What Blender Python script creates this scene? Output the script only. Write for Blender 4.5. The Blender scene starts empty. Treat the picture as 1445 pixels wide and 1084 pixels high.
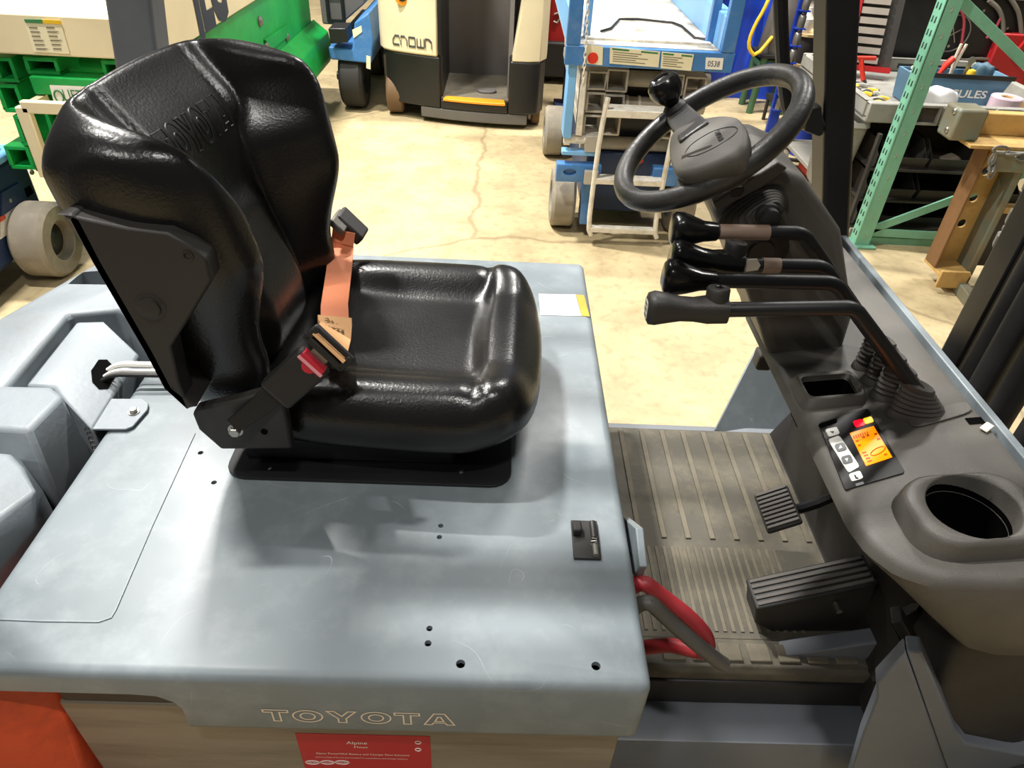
import bpy, bmesh, math, random
import numpy as np
from mathutils import Vector, Matrix
random.seed(7)
S = bpy.context.scene
COL = S.collection

# ------------------------------------------------------------------ camera
F = 1000.0; PW, PH = 1445, 1084                 # focal length in pixels of the 1445x1084 frame
pitch, yaw, roll = math.radians(37.6), math.radians(1.9), math.radians(3.3)
CAM = np.array([0.0, 0.0, 1.68])
fw = np.array([math.sin(yaw)*math.cos(pitch), math.cos(yaw)*math.cos(pitch), -math.sin(pitch)])
_r0 = np.array([math.cos(yaw), -math.sin(yaw), 0.0]); _u0 = np.cross(_r0, fw)
CR = math.cos(roll)*_r0 + math.sin(roll)*_u0
CU = -math.sin(roll)*_r0 + math.cos(roll)*_u0
cd = bpy.data.cameras.new('camera'); cam = bpy.data.objects.new('camera', cd); COL.objects.link(cam)
cd.sensor_width = 36.0; cd.sensor_fit = 'HORIZONTAL'; cd.lens = 36.0*F/PW; cd.clip_start = 0.02; cd.clip_end = 200
cam.matrix_world = Matrix(((CR[0], CU[0], -fw[0], CAM[0]), (CR[1], CU[1], -fw[1], CAM[1]), (CR[2], CU[2], -fw[2], CAM[2]), (0, 0, 0, 1)))
S.camera = cam
def ray(x, y): return fw + CR*(x-PW/2)/F - CU*(y-PH/2)/F
def pz(x, y, z): d = ray(x, y); return CAM + d*((z-CAM[2])/d[2])      # pixel -> point at height z
def py(x, y, Y): d = ray(x, y); return CAM + d*((Y-CAM[1])/d[1])      # pixel -> point on the plane Y
def px(x, y, X): d = ray(x, y); return CAM + d*((X-CAM[0])/d[0])      # pixel -> point on the plane X
def pc(x, y, dz=0):                                                    # pixel -> point on the console's sloping top
    d = ray(x, y); k = .15094
    return CAM + d*((.96+dz-k*.5-CAM[2])/(d[2]-k*d[0]))
def zc(X): return .96 + .15094*(X-.5)

# ------------------------------------------------------------------ light and exposure
S.view_settings.view_transform = 'Standard'; S.view_settings.look = 'None'
S.view_settings.gamma = 1.0; S.view_settings.use_curve_mapping = False
S.view_settings.exposure = 0.0
W = bpy.data.worlds.new('world'); S.world = W; W.use_nodes = True
W.node_tree.nodes['Background'].inputs[0].default_value = (1.0, 0.97, 0.93, 1)
W.node_tree.nodes['Background'].inputs[1].default_value = 0.10
def lamp(name, loc, power, sx, sy=None, col=(1, .97, .92), target=None):
    l = bpy.data.lights.new(name, 'AREA'); l.energy = power; l.color = col
    l.shape = 'RECTANGLE'; l.size = sx; l.size_y = sy or sx
    o = bpy.data.objects.new(name, l); COL.objects.link(o); o.location = loc
    if target is not None:
        o.rotation_euler = (Vector(target)-Vector(loc)).to_track_quat('-Z', 'Y').to_euler()
    return o
lamp('high_bay_lamp', (-2.0, 4.0, 5.5), 570, .50, .12)
lamp('high_bay_lamp', (-2.0, 1.9, 5.5), 290, .50, .12)
lamp('high_bay_lamp', (1.5, 5.2, 5.5), 300, 1.2, .2)
lamp('high_bay_lamp', (-3.2, 7.0, 5.5), 210, .4, 1.2)
lamp('high_bay_lamp', (4.5, 5.0, 5.5), 200, .4, 1.2)
lamp('high_bay_lamp', (-2.4, -2.2, 5.5), 85, .4, .4)
lamp('high_bay_lamp', (.3, -1.0, 5.5), 90, .5, .12)

# ------------------------------------------------------------------ materials
def lin(c):
    return tuple(((v/255.0)/12.92 if v/255.0 <= .04045 else (((v/255.0)+.055)/1.055)**2.4) for v in c)
MATS = {}
def mat(name, col, rough=.5, metal=0.0, var=.12, vs=6.0, bump=0.0, bs=150.0, dirt=None, dirt_amt=.5, ds=9.0, coat=0.0, emis=0.0, rvar=.1, spec=None, stretch=None):
    if name in MATS: return MATS[name]
    m = bpy.data.materials.new(name); m.use_nodes = True; nt = m.node_tree; N = nt.nodes; L = nt.links
    b = N['Principled BSDF']; c = lin(col)
    tc = N.new('ShaderNodeTexCoord'); mp = N.new('ShaderNodeMapping'); L.new(tc.outputs['Object'], mp.inputs[0])
    if stretch: mp.inputs['Scale'].default_value = stretch
    n1 = N.new('ShaderNodeTexNoise'); n1.inputs['Scale'].default_value = vs; n1.inputs['Detail'].default_value = 6; L.new(mp.outputs[0], n1.inputs[0])
    rp = N.new('ShaderNodeValToRGB'); L.new(n1.outputs[0], rp.inputs[0])
    rp.color_ramp.elements[0].position = .3; rp.color_ramp.elements[1].position = .7
    rp.color_ramp.elements[0].color = tuple(max(0, v*(1-var)) for v in c)+(1,)
    rp.color_ramp.elements[1].color = tuple(min(1, v*(1+var)) for v in c)+(1,)
    out = rp.outputs[0]
    if dirt:
        n2 = N.new('ShaderNodeTexNoise'); n2.inputs['Scale'].default_value = ds; n2.inputs['Detail'].default_value = 9; n2.inputs['Roughness'].default_value = .65
        L.new(mp.outputs[0], n2.inputs[0])
        r2 = N.new('ShaderNodeValToRGB'); L.new(n2.outputs[0], r2.inputs[0])
        r2.color_ramp.elements[0].position = .48; r2.color_ramp.elements[0].color = (0, 0, 0, 1)
        r2.color_ramp.elements[1].position = .72; r2.color_ramp.elements[1].color = (dirt_amt,)*3+(1,)
        mx = N.new('ShaderNodeMix'); mx.data_type = 'RGBA'; L.new(r2.outputs[0], mx.inputs[0]); L.new(out, mx.inputs[6]); mx.inputs[7].default_value = lin(dirt)+(1,)
        out = mx.outputs[2]
    L.new(out, b.inputs['Base Color'])
    b.inputs['Metallic'].default_value = metal
    mr = N.new('ShaderNodeMapRange'); L.new(n1.outputs[0], mr.inputs[0]); mr.inputs[1].default_value = .3; mr.inputs[2].default_value = .7
    mr.inputs[3].default_value = max(.03, rough*(1-rvar)); mr.inputs[4].default_value = min(1, rough*(1+rvar)); L.new(mr.outputs[0], b.inputs['Roughness'])
    if bump:
        n3 = N.new('ShaderNodeTexNoise'); n3.inputs['Scale'].default_value = bs; n3.inputs['Detail'].default_value = 3; L.new(mp.outputs[0], n3.inputs[0])
        bp = N.new('ShaderNodeBump'); bp.inputs['Strength'].default_value = bump; bp.inputs['Distance'].default_value = .002
        L.new(n3.outputs[0], bp.inputs['Height']); L.new(bp.outputs[0], b.inputs['Normal'])
    if coat: b.inputs['Coat Weight'].default_value = coat; b.inputs['Coat Roughness'].default_value = .15
    if spec is not None: b.inputs['Specular IOR Level'].default_value = spec
    if emis: b.inputs['Emission Color'].default_value = c+(1,); b.inputs['Emission Strength'].default_value = emis
    MATS[name] = m; return m

# ------------------------------------------------------------------ mesh helpers
V3 = lambda *a: np.array(a, float)
def unit(v): v = np.asarray(v, float); return v/np.linalg.norm(v)
class G:
    def __init__(s): s.v = []; s.f = []
    def add(s, vs, fs):
        o = len(s.v); s.v += [tuple(float(c) for c in p) for p in vs]; s.f += [tuple(i+o for i in f) for f in fs]; return s
    def box(s, x0, x1, y0, y1, z0, z1):
        return s.hexa([(x0,y0,z0),(x1,y0,z0),(x1,y1,z0),(x0,y1,z0),(x0,y0,z1),(x1,y0,z1),(x1,y1,z1),(x0,y1,z1)])
    def hexa(s, p): return s.add(p, [(0,3,2,1),(4,5,6,7),(0,1,5,4),(1,2,6,5),(2,3,7,6),(3,0,4,7)])
    def prism(s, poly, off):
        n = len(poly); off = np.asarray(off, float)
        a = [np.asarray(p, float) for p in poly]; b = [p+off for p in a]
        return s.add(a+b, [tuple(range(n)), tuple(range(2*n-1, n-1, -1))]+[(i, n+i, n+(i+1) % n, (i+1) % n) for i in range(n)])
    def ext(s, poly, axis, a, b):                     # 2-D outline pushed along an axis from a to b
        P = {'x': lambda q: (a, q[0], q[1]), 'y': lambda q: (q[0], a, q[1]), 'z': lambda q: (q[0], q[1], a)}[axis]
        o = {'x': (b-a, 0, 0), 'y': (0, b-a, 0), 'z': (0, 0, b-a)}[axis]
        return s.prism([P(q) for q in poly], o)
    def loft(s, rings, closed=True, caps=True):
        m = len(rings[0]); vs = [p for r in rings for p in r]; fs = []
        for j in range(len(rings)-1):
            for i in range(m if closed else m-1):
                k = (i+1) % m; fs.append((j*m+i, j*m+k, (j+1)*m+k, (j+1)*m+i))
        if caps and closed: fs += [tuple(range(m-1, -1, -1)), tuple((len(rings)-1)*m+i for i in range(m))]
        return s.add(vs, fs)
    def tube(s, path, r, n=10, smooth=0):
        P = [np.asarray(p, float) for p in path]
        for _ in range(smooth):
            Q = [P[0]]
            for a, b in zip(P[:-1], P[1:]): Q += [a*.75+b*.25, a*.25+b*.75]
            P = Q+[P[-1]]
        rr = r if hasattr(r, '__len__') else [r]*len(P)
        if len(rr) != len(P): rr = np.interp(np.linspace(0, 1, len(P)), np.linspace(0, 1, len(rr)), rr)
        t = [unit(P[min(i+1, len(P)-1)]-P[max(i-1, 0)]) for i in range(len(P))]
        a = np.cross(t[0], (0, 0, 1)); a = unit(a) if np.linalg.norm(a) > .05 else V3(1, 0, 0); rings = []
        for p, d, q in zip(P, t, rr):
            a = unit(a-d*(a@d)); b = np.cross(d, a)
            rings.append([p+q*(math.cos(k*2*math.pi/n)*a+math.sin(k*2*math.pi/n)*b) for k in range(n)])
        return s.loft(rings)
    def lathe(s, prof, o, ax=(0, 0, 1), n=24, sq=(1, 1)):   # prof: (radius, height along ax)
        ax = unit(ax); a = np.cross(ax, (0, 0, 1)); a = unit(a) if np.linalg.norm(a) > .05 else V3(1, 0, 0); b = np.cross(ax, a)
        return s.loft([[np.asarray(o)+ax*h+r*(math.cos(k*2*math.pi/n)*a*sq[0]+math.sin(k*2*math.pi/n)*b*sq[1]) for k in range(n)] for r, h in prof])
    def cyl(s, p, q, r, n=16): return s.tube([p, q], r, n)
    def bar(s, p, q, w, h, up=(0, 0, 1)):             # rectangular bar from p to q
        p, q = np.asarray(p, float), np.asarray(q, float); d = unit(q-p); a = np.cross(d, up)
        a = unit(a) if np.linalg.norm(a) > .01 else V3(1, 0, 0); b = np.cross(a, d)
        return s.loft([[c-a*w/2-b*h/2, c+a*w/2-b*h/2, c+a*w/2+b*h/2, c-a*w/2+b*h/2] for c in (p, q)])
def rrect(x0, x1, y0, y1, r, n=5):                    # rounded rectangle outline
    o = []
    for cx, cy, a in ((x1-r, y1-r, 0), (x0+r, y1-r, 90), (x0+r, y0+r, 180), (x1-r, y0+r, 270)):
        for k in range(n+1):
            t = math.radians(a+90*k/n); o.append((cx+r*math.cos(t), cy+r*math.sin(t)))
    return o
def chaikin(p, k=2):
    p = [np.asarray(q, float) for q in p]
    for _ in range(k):
        p = [q for i in range(len(p)) for q in (p[i]*.75+p[(i+1) % len(p)]*.25, p[i]*.25+p[(i+1) % len(p)]*.75)]
    return p
def resample(p, n):
    p = [np.asarray(q, float) for q in p]; p.append(p[0]); d = np.cumsum([0]+[np.linalg.norm(p[i+1]-p[i]) for i in range(len(p)-1)])
    t = np.linspace(0, d[-1], n, endpoint=False); P = np.array(p)
    return [np.array([np.interp(u, d, P[:, k]) for k in range(P.shape[1])]) for u in t]

def rootloc(o):
    while o is not None and o.parent: o = o.parent
    return np.array(o.location) if o is not None else np.zeros(3)
def link(name, me, m, parent=None, label=None):
    o = bpy.data.objects.new(name, me); COL.objects.link(o)
    if m is not None: me.materials.clear(); me.materials.append(MATS[m] if isinstance(m, str) else m)
    if parent is not None: o.parent = parent
    if label: o['label'] = label
    return o
def mesh_of(g, off=(0, 0, 0), smooth=35):
    me = bpy.data.meshes.new('mesh'); off = np.asarray(off, float)
    me.from_pydata([tuple(np.asarray(p)-off) for p in g.v], [], g.f)
    bm = bmesh.new(); bm.from_mesh(me); bmesh.ops.remove_doubles(bm, verts=bm.verts, dist=1e-6)
    bmesh.ops.recalc_face_normals(bm, faces=bm.faces); bm.to_mesh(me); bm.free()
    if smooth: me.shade_smooth(); me.set_sharp_from_angle(angle=math.radians(smooth))
    return me
def obj(name, g, m, parent=None, bevel=0, seg=2, smooth=35, label=None, kind=None):
    o = link(name, mesh_of(g, rootloc(parent), smooth), m, parent, label)
    if bevel:
        md = o.modifiers.new('bevel', 'BEVEL'); md.width = bevel; md.segments = seg; md.limit_method = 'ANGLE'; md.angle_limit = math.radians(38)
    if kind: o['kind'] = kind
    return o
def cut(o, cutters):                                   # real holes: boolean difference, baked into the mesh
    tmp = []
    for g in cutters:
        c = link('cutter', mesh_of(g, rootloc(o), 0), None); c.location = rootloc(o); tmp.append(c)
        md = o.modifiers.new('cut', 'BOOLEAN'); md.operation = 'DIFFERENCE'; md.solver = 'EXACT'; md.object = c
    dg = bpy.context.evaluated_depsgraph_get(); dg.update()
    me = bpy.data.meshes.new_from_object(o.evaluated_get(dg)); o.modifiers.clear(); o.data = me
    me.shade_smooth(); me.set_sharp_from_angle(angle=math.radians(30))
    for c in tmp: bpy.data.objects.remove(c)
    return o
def thing(name, label, cat, loc, group=None):
    o = bpy.data.objects.new(name, None); COL.objects.link(o); o.location = tuple(float(c) for c in loc); o.empty_display_size = .1
    return tag(o, label, cat, group)
def tag(o, label, cat, group=None):
    o['label'] = label; o['category'] = cat
    if group: o['group'] = group
    return o
def solo(name, g, m, label, cat, group=None, bevel=0, smooth=35, base=None):    # a thing that is one mesh
    b = np.asarray(base if base is not None else np.mean(np.array(g.v), 0), float)
    o = link(name, mesh_of(g, b, smooth), m); o.location = tuple(b)
    if bevel:
        md = o.modifiers.new('bevel', 'BEVEL'); md.width = bevel; md.segments = 2; md.limit_method = 'ANGLE'
    return tag(o, label, cat, group)
def text(name, s, m, parent, o, ex, ey, width=None, size=1.0, thick=.0006, outline=0, label=None, bold=0.0):
    """flat lettering: origin o (left end of the baseline), ex along the line, ey up the letters"""
    cu = bpy.data.curves.new('lettering', 'FONT'); cu.body = s; cu.size = 1.0; cu.resolution_u = 3; cu.offset = bold
    if outline: cu.fill_mode = 'NONE'; cu.bevel_depth = outline; cu.bevel_resolution = 0
    t = bpy.data.objects.new('lettering', cu); COL.objects.link(t); dg = bpy.context.evaluated_depsgraph_get()
    me = bpy.data.meshes.new_from_object(t.evaluated_get(dg)); bpy.data.objects.remove(t)
    ex, ey = unit(ex), unit(ey); nz = np.cross(ex, ey); xs = [v.co.x for v in me.vertices] or [0, 1]
    lo, wd = min(xs), max(xs)-min(xs); kx = (width/wd) if width else size; ky = size; off = rootloc(parent)
    for v in me.vertices: v.co = tuple(np.asarray(o)-off+ex*(v.co.x-lo)*kx+ey*v.co.y*ky+nz*(v.co.z*size+thick))
    return link(name, me, m, parent, label)
LETTERS = {'T': (1.0, [[(0, 1), (1, 1), (1, .74), (.67, .74), (.67, 0), (.33, 0), (.33, .74), (0, .74)]]),
           'O': (1.18, [[(.5+.5*math.cos(t), .5+.52*math.sin(t)) for t in np.linspace(0, 2*math.pi, 32, endpoint=False)], [(.5+.21*math.cos(t), .5+.24*math.sin(t)) for t in np.linspace(0, 2*math.pi, 22, endpoint=False)]]),
           'Y': (1.22, [[(0, 1), (.30, 1), (.5, .62), (.70, 1), (1, 1), (.65, .36), (.65, 0), (.35, 0), (.35, .36)]]),
           'A': (1.26, [[(0, 0), (.32, 1), (.68, 1), (1, 0), (.72, 0), (.66, .16), (.34, .16), (.28, 0)], [(.40, .36), (.60, .36), (.525, .66), (.475, .66)]])}
def ribbon2(poly, w):                                       # flat band just inside a closed outline
    P = [np.array(p, float) for p in poly]; n = len(P); ar = sum(P[i][0]*P[(i+1) % n][1]-P[(i+1) % n][0]*P[i][1] for i in range(n)); sg = 1 if ar > 0 else -1; Q = []
    for i in range(n):
        a, b = P[i]-P[i-1], P[(i+1) % n]-P[i]; a /= np.hypot(*a); b /= np.hypot(*b)
        na, nb = np.array((-a[1], a[0]))*sg, np.array((-b[1], b[0]))*sg; m = na+nb; m /= max(.35, m @ m)/2; Q.append(P[i]+m*w)
    return P, Q
def flat_word(name, word, m, parent, mapf, width, height, band, gap=.10):
    tot = sum(LETTERS[c][0] for c in word)+gap*(len(word)-1); k = width/tot; x = 0.0; g = G()
    for c in word:
        w, ls = LETTERS[c]
        for j, l in enumerate(ls):
            A, B = ribbon2([((x+p[0]*w)*k, p[1]*height) for p in l], band*(1 if j == 0 else -1)); n = len(A)
            g.add([mapf(*p) for p in A]+[mapf(*p) for p in B], [(i, (i+1) % n, n+(i+1) % n, n+i) for i in range(n)])
        x += w+gap
    return obj(name, g, m, parent, smooth=0)
def outline_word(name, word, m, parent, mapf, width, height, r, gap=.10):   # heavy block letters drawn as outlines; mapf(u, v) -> point
    tot = sum(LETTERS[c][0] for c in word)+gap*(len(word)-1); k = width/tot; x = 0.0; g = G()
    for c in word:
        w, ls = LETTERS[c]
        for l in ls:
            pts = []
            for i in range(len(l)):
                a, b = np.array(l[i]), np.array(l[(i+1) % len(l)]); n = max(1, int(np.hypot(*(b-a))*4))
                pts += [a+(b-a)*j/n for j in range(n)]
            P = [np.asarray(mapf((x+p[0]*w)*k, p[1]*height)) for p in pts]; g.tube(P+[P[0], P[1]], r, 5)
        x += w+gap
    return obj(name, g, m, parent)
def plate(name, q, m, parent, t=.0015, label=None, n=None):   # thin plate standing proud of a surface; q = outline
    q = [np.asarray(p, float) for p in q]; nn = unit(np.cross(q[1]-q[0], q[2]-q[0])) if n is None else unit(n)
    if (nn @ (CAM-q[0])) < 0: nn = -nn
    return obj(name, G().prism([p for p in q], nn*t), m, parent, label=label)
def copy_obj(o, parent, name=None):
    c = o.copy(); COL.objects.link(c); c.parent = parent; return c
def pillow(outline, zt, zb, frame, rings=26, n=96, p=9.0, ctr=None, pb=9.0):
    """padded body: plan outline (u,v), top height zt(u,v), bottom zb(u,v), rounded at the rim; frame=(origin,U,V,N)"""
    O, U, Vv, Nn = [np.asarray(a, float) for a in frame]
    out = resample(outline, n); c = np.mean(out, 0) if ctr is None else np.asarray(ctr, float)
    ks = [1-(1-k/rings)**1.9 for k in range(1, rings+1)]; g = G()
    pt = lambda q, w: O+U*q[0]+Vv*q[1]+Nn*w
    top, bot = [], []
    for k in ks:
        rt = max(0.0, 1-k**p)**.42; rb = max(0.0, 1-k**pb)**.42; a, b = [], []
        for q in out:
            w = c+(q-c)*k; t_, b_ = zt(*w), zb(*w); md = b_+(t_-b_)*.45
            a.append(pt(w, md+(t_-md)*rt)); b.append(pt(w, md-(md-b_)*rb))
        top.append(a); bot.append(b)
    allr = top+bot[::-1][1:]; vs = [q for r in allr for q in r]; m = n; fs = []
    for j in range(len(allr)-1):
        for i in range(m):
            fs.append((j*m+i, j*m+(i+1) % m, (j+1)*m+(i+1) % m, (j+1)*m+i))
    c0 = len(vs); vs.append(pt(c, zt(*c))); vs.append(pt(c, zb(*c))); e = (len(allr)-1)*m
    for i in range(m): fs.append((c0, (i+1) % m, i)); fs.append((c0+1, e+i, e+(i+1) % m))
    return g.add(vs, fs)
def sstep(a, b, x): t = min(1, max(0, (x-a)/(b-a))); return t*t*(3-2*t)

mat('hood_paint', (119, 128, 133), .47, 0, .10, 5, .05, 60, (146, 154, 158), .55, 14, rvar=.3)
mat('frame_paint', (104, 109, 116), .42, 0, .10, 5, .05, 60, (92, 92, 92), .4, 7)
mat('counterweight_paint', (120, 128, 134), .5, 0, .10, 7, .25, 90, (110, 112, 110), .5, 6)
mat('orange_paint', (228, 88, 50), .45, 0, .14, 5, .1, 60, (120, 44, 28), .6, 8)
mat('battery_steel', (140, 131, 116), .5, .15, .16, 4, .06, 40, (90, 82, 68), .6, 7, stretch=(.4, 1, 3))
mat('vinyl', (22, 21, 21), .27, 0, .15, 5, .22, 230, rvar=.12)
mat('vinyl_emboss', (30, 29, 28), .4, 0, .1, 5, 0)
mat('shell_plastic', (42, 39, 37), .55, 0, .08, 8, .15, 500)
mat('console_plastic', (86, 83, 78), .5, 0, .10, 7, .25, 700, (104, 99, 90), .35, 11)
mat('dark_plastic', (36, 34, 33), .5, 0, .1, 8, .15, 400)
mat('knob_black', (16, 16, 16), .22, 0, .1, 8, .12, 300)
mat('knob_worn', (44, 42, 40), .5, 0, .12, 8, .2, 400)
mat('rim_rubber', (46, 45, 44), .4, 0, .15, 10, .3, 130, (70, 66, 62), .35, 12)
mat('rubber', (34, 33, 32), .65, 0, .12, 10, .2, 200)
mat('boot_rubber', (76, 72, 68), .7, 0, .12, 10, .2, 200)
mat('black_paint', (24, 24, 26), .4, 0, .12, 6, .05, 90)
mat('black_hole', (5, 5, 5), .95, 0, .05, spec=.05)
mat('steel', (170, 166, 158), .32, .9, .12, 10, .05, 80)
mat('grey_steel', (120, 118, 112), .5, .5, .15, 9, .1, 60)
mat('tan_wrap', (146, 122, 106), .6, 0, .1, 9, .1, 200)
mat('cream_tag', (222, 212, 190), .6, 0, .05)
mat('belt_orange', (238, 146, 104), .7, 0, .06, 9, .4, 600)
mat('belt_stitch', (232, 178, 122), .75, 0, .06, 9, .4, 600)
mat('thread', (60, 44, 34), .8)
mat('red_button', (196, 40, 58), .3, 0, .05)
mat('pink_edge', (240, 160, 168), .35, 0, .04)
mat('mat_rubber', (84, 80, 70), .75, 0, .18, 9, .35, 120, (116, 108, 90), .7, 13)
mat('mat_rib', (108, 101, 86), .75, 0, .16, 14, .3, 150, (82, 77, 66), .6, 22)
mat('cable_red', (156, 42, 50), .45, 0, .1, 12, .1, 90, (140, 60, 56), .5, 20)
mat('cable_grey', (84, 82, 78), .5, 0, .1, 12, .15, 120)
mat('label_red', (186, 34, 44), .4, 0, .04)
mat('white', (235, 233, 226), .5, 0, .03)
mat('paper', (236, 234, 226), .6, 0, .03)
mat('letter_cream', (238, 220, 196), .55, 0, .03)
mat('yellow_sticker', (232, 168, 40), .5, 0, .04)
mat('lcd', (255, 140, 0), .3, 0, .02, emis=1.0)
mat('lcd_mark', (198, 84, 0), .4, 0, .02, emis=.25)
mat('lamp_red', (235, 10, 40), .3, 0, .02, emis=1.2)
mat('lamp_yellow', (255, 190, 0), .3, 0, .02, emis=1.2)
mat('glass_black', (30, 28, 27), .38, 0, .05, spec=.3)
mat('button_grey', (120, 122, 124), .45, 0, .04)
mat('hose_grey', (118, 112, 102), .6, 0, .12, 12, .3, 100)

def scratches(name, col, scale=3.0, width=.0022, amt=.55):     # fine curved scratches: contour lines of a stretched noise, broken up by another
    m = MATS[name]; nt = m.node_tree; N = nt.nodes; L = nt.links; b = N['Principled BSDF']; src = b.inputs['Base Color'].links[0].from_socket
    tc = N.new('ShaderNodeTexCoord'); n1 = N.new('ShaderNodeTexNoise'); n1.inputs['Scale'].default_value = scale; n1.inputs['Detail'].default_value = 1.0; n1.inputs['Distortion'].default_value = .6; L.new(tc.outputs['Object'], n1.inputs[0])
    s_ = N.new('ShaderNodeMath'); s_.operation = 'PINGPONG'; s_.inputs[1].default_value = .06; L.new(n1.outputs[0], s_.inputs[0])
    c = N.new('ShaderNodeMath'); c.operation = 'LESS_THAN'; c.inputs[1].default_value = width; L.new(s_.outputs[0], c.inputs[0])
    n2 = N.new('ShaderNodeTexNoise'); n2.inputs['Scale'].default_value = scale*2.3; n2.inputs['Detail'].default_value = 2; L.new(tc.outputs['Object'], n2.inputs[0])
    r = N.new('ShaderNodeMapRange'); r.inputs[1].default_value = .56; r.inputs[2].default_value = .66; r.inputs[3].default_value = 0; r.inputs[4].default_value = amt; L.new(n2.outputs[0], r.inputs[0])
    k = N.new('ShaderNodeMath'); k.operation = 'MULTIPLY'; L.new(c.outputs[0], k.inputs[0]); L.new(r.outputs[0], k.inputs[1])
    x = N.new('ShaderNodeMix'); x.data_type = 'RGBA'; L.new(k.outputs[0], x.inputs[0]); L.new(src, x.inputs[6]); x.inputs[7].default_value = lin(col)+(1,); L.new(x.outputs[2], b.inputs['Base Color'])
scratches('hood_paint', (206, 212, 214), 5.5, .0007, .45)
scratches('battery_steel', (210, 196, 170), 7.0, .0008, .35)
scratches('console_plastic', (120, 114, 106), 9.0, .0007, .3)
# ------------------------------------------------------------------ the setting
def concrete():
    m = mat('concrete', (182, 164, 126), .6, 0, .16, 3.5, .12, 25, (146, 128, 94), .6, 4.5)
    nt = m.node_tree; N = nt.nodes; L = nt.links; b = N['Principled BSDF']; src = b.inputs['Base Color'].links[0].from_socket
    tc = N.new('ShaderNodeTexCoord'); vo = N.new('ShaderNodeTexVoronoi'); vo.feature = 'DISTANCE_TO_EDGE'; vo.inputs['Scale'].default_value = .55
    nz = N.new('ShaderNodeTexNoise'); nz.inputs['Scale'].default_value = 5; nz.inputs['Detail'].default_value = 8; L.new(tc.outputs['Object'], nz.inputs[0])
    mxv = N.new('ShaderNodeMix'); mxv.data_type = 'VECTOR'; mxv.inputs[0].default_value = .10; L.new(tc.outputs['Object'], mxv.inputs[4]); L.new(nz.outputs['Color'], mxv.inputs[5]); L.new(mxv.outputs[1], vo.inputs['Vector'])
    r = N.new('ShaderNodeValToRGB'); r.color_ramp.elements[0].position = .002; r.color_ramp.elements[0].color = (.55,)*3+(1,)
    r.color_ramp.elements[1].position = .007; r.color_ramp.elements[1].color = (0, 0, 0, 1); L.new(vo.outputs[0], r.inputs[0])
    n2 = N.new('ShaderNodeTexNoise'); n2.inputs['Scale'].default_value = 22; n2.inputs['Detail'].default_value = 10; L.new(tc.outputs['Object'], n2.inputs[0])
    r2 = N.new('ShaderNodeValToRGB'); r2.color_ramp.elements[0].position = .50; r2.color_ramp.elements[0].color = (0, 0, 0, 1); r2.color_ramp.elements[1].position = .75; r2.color_ramp.elements[1].color = (.45,)*3+(1,); L.new(n2.outputs[0], r2.inputs[0])
    a = N.new('ShaderNodeMix'); a.data_type = 'RGBA'; L.new(r.outputs[0], a.inputs[0]); L.new(src, a.inputs[6]); a.inputs[7].default_value = lin((110, 92, 66))+(1,)
    c = N.new('ShaderNodeMix'); c.data_type = 'RGBA'; L.new(r2.outputs[0], c.inputs[0]); L.new(a.outputs[2], c.inputs[6]); c.inputs[7].default_value = lin((128, 112, 84))+(1,)
    L.new(c.outputs[2], b.inputs['Base Color'])
concrete()
obj('floor', G().box(-9, 9, -5, 13, -.1, 0), 'concrete', kind='structure', smooth=0)
mat('wall_paint', (150, 146, 136), .8, 0, .08, 1.5)
obj('wall_back', G().box(-9, 9, 12.6, 12.8, 0, 6.4), 'wall_paint', kind='structure', smooth=0)

# ------------------------------------------------------------------ the forklift
FK = thing('forklift', 'grey sit-down electric forklift with black vinyl seat, four hydraulic levers and orange rear side', 'forklift', (0, 1.03, 0))
# hood with rolled edges, skirt and bolt holes
hood = obj('hood', G().box(-.66, .214, .466, 1.585, .716, .85), 'hood_paint', FK, bevel=.016, seg=4)
cuts = [G().box(-.8, .206, .473, 1.578, .6, .842),
        G().ext([(-.9, .5), (-.9, .808), (-.44, .806), (-.41, .803), (-.392, .79), (-.384, .775), (-.392, .5)], 'y', .4, .49),
        G().box(-.9, .3, 1.5, 1.7, .6, .80)]
for x, y, r in [(283, 639, .0045), (302, 681, .0045), (622, 742, .004), (620, 758, .004), (606, 887, .0042), (604, 908, .0046), (650, 937, .006), (841, 940, .006)]:
    p = pz(x, y, .85); cuts.append(G().cyl(p-V3(0, 0, .03), p+V3(0, 0, .02), r, 14))
cut(hood, cuts)
g = G(); pts = [pz(x, y, .8502) for x, y in [(275, 612), (215, 742), (163, 862), (157, 872), (140, 878), (60, 877), (-60, 872)]]
obj('weld_seam', g.tube(pts, .0016, 6), 'hood_paint', hood)
lo_ = py(374, 1017.5, .4655); flat_word('lettering', 'TOYOTA', 'letter_cream', hood, lambda u, v: V3(lo_[0]+u, .4654, lo_[2]+v), .250, .030, .0021)
# white and yellow decal at the far edge of the hood
q = [pz(x, y, .8505) for x, y in [(760, 415), (812, 416), (820, 446), (763, 445)]]
dc = plate('warning_decal', q, 'paper', hood, .0006, label='white printed decal with a yellow end')
q = [pz(x, y, .8505) for x, y in [(813, 416), (824, 417), (832, 447), (821, 446)]]
plate('decal_edge', q, 'yellow_sticker', hood, .0007)
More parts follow.
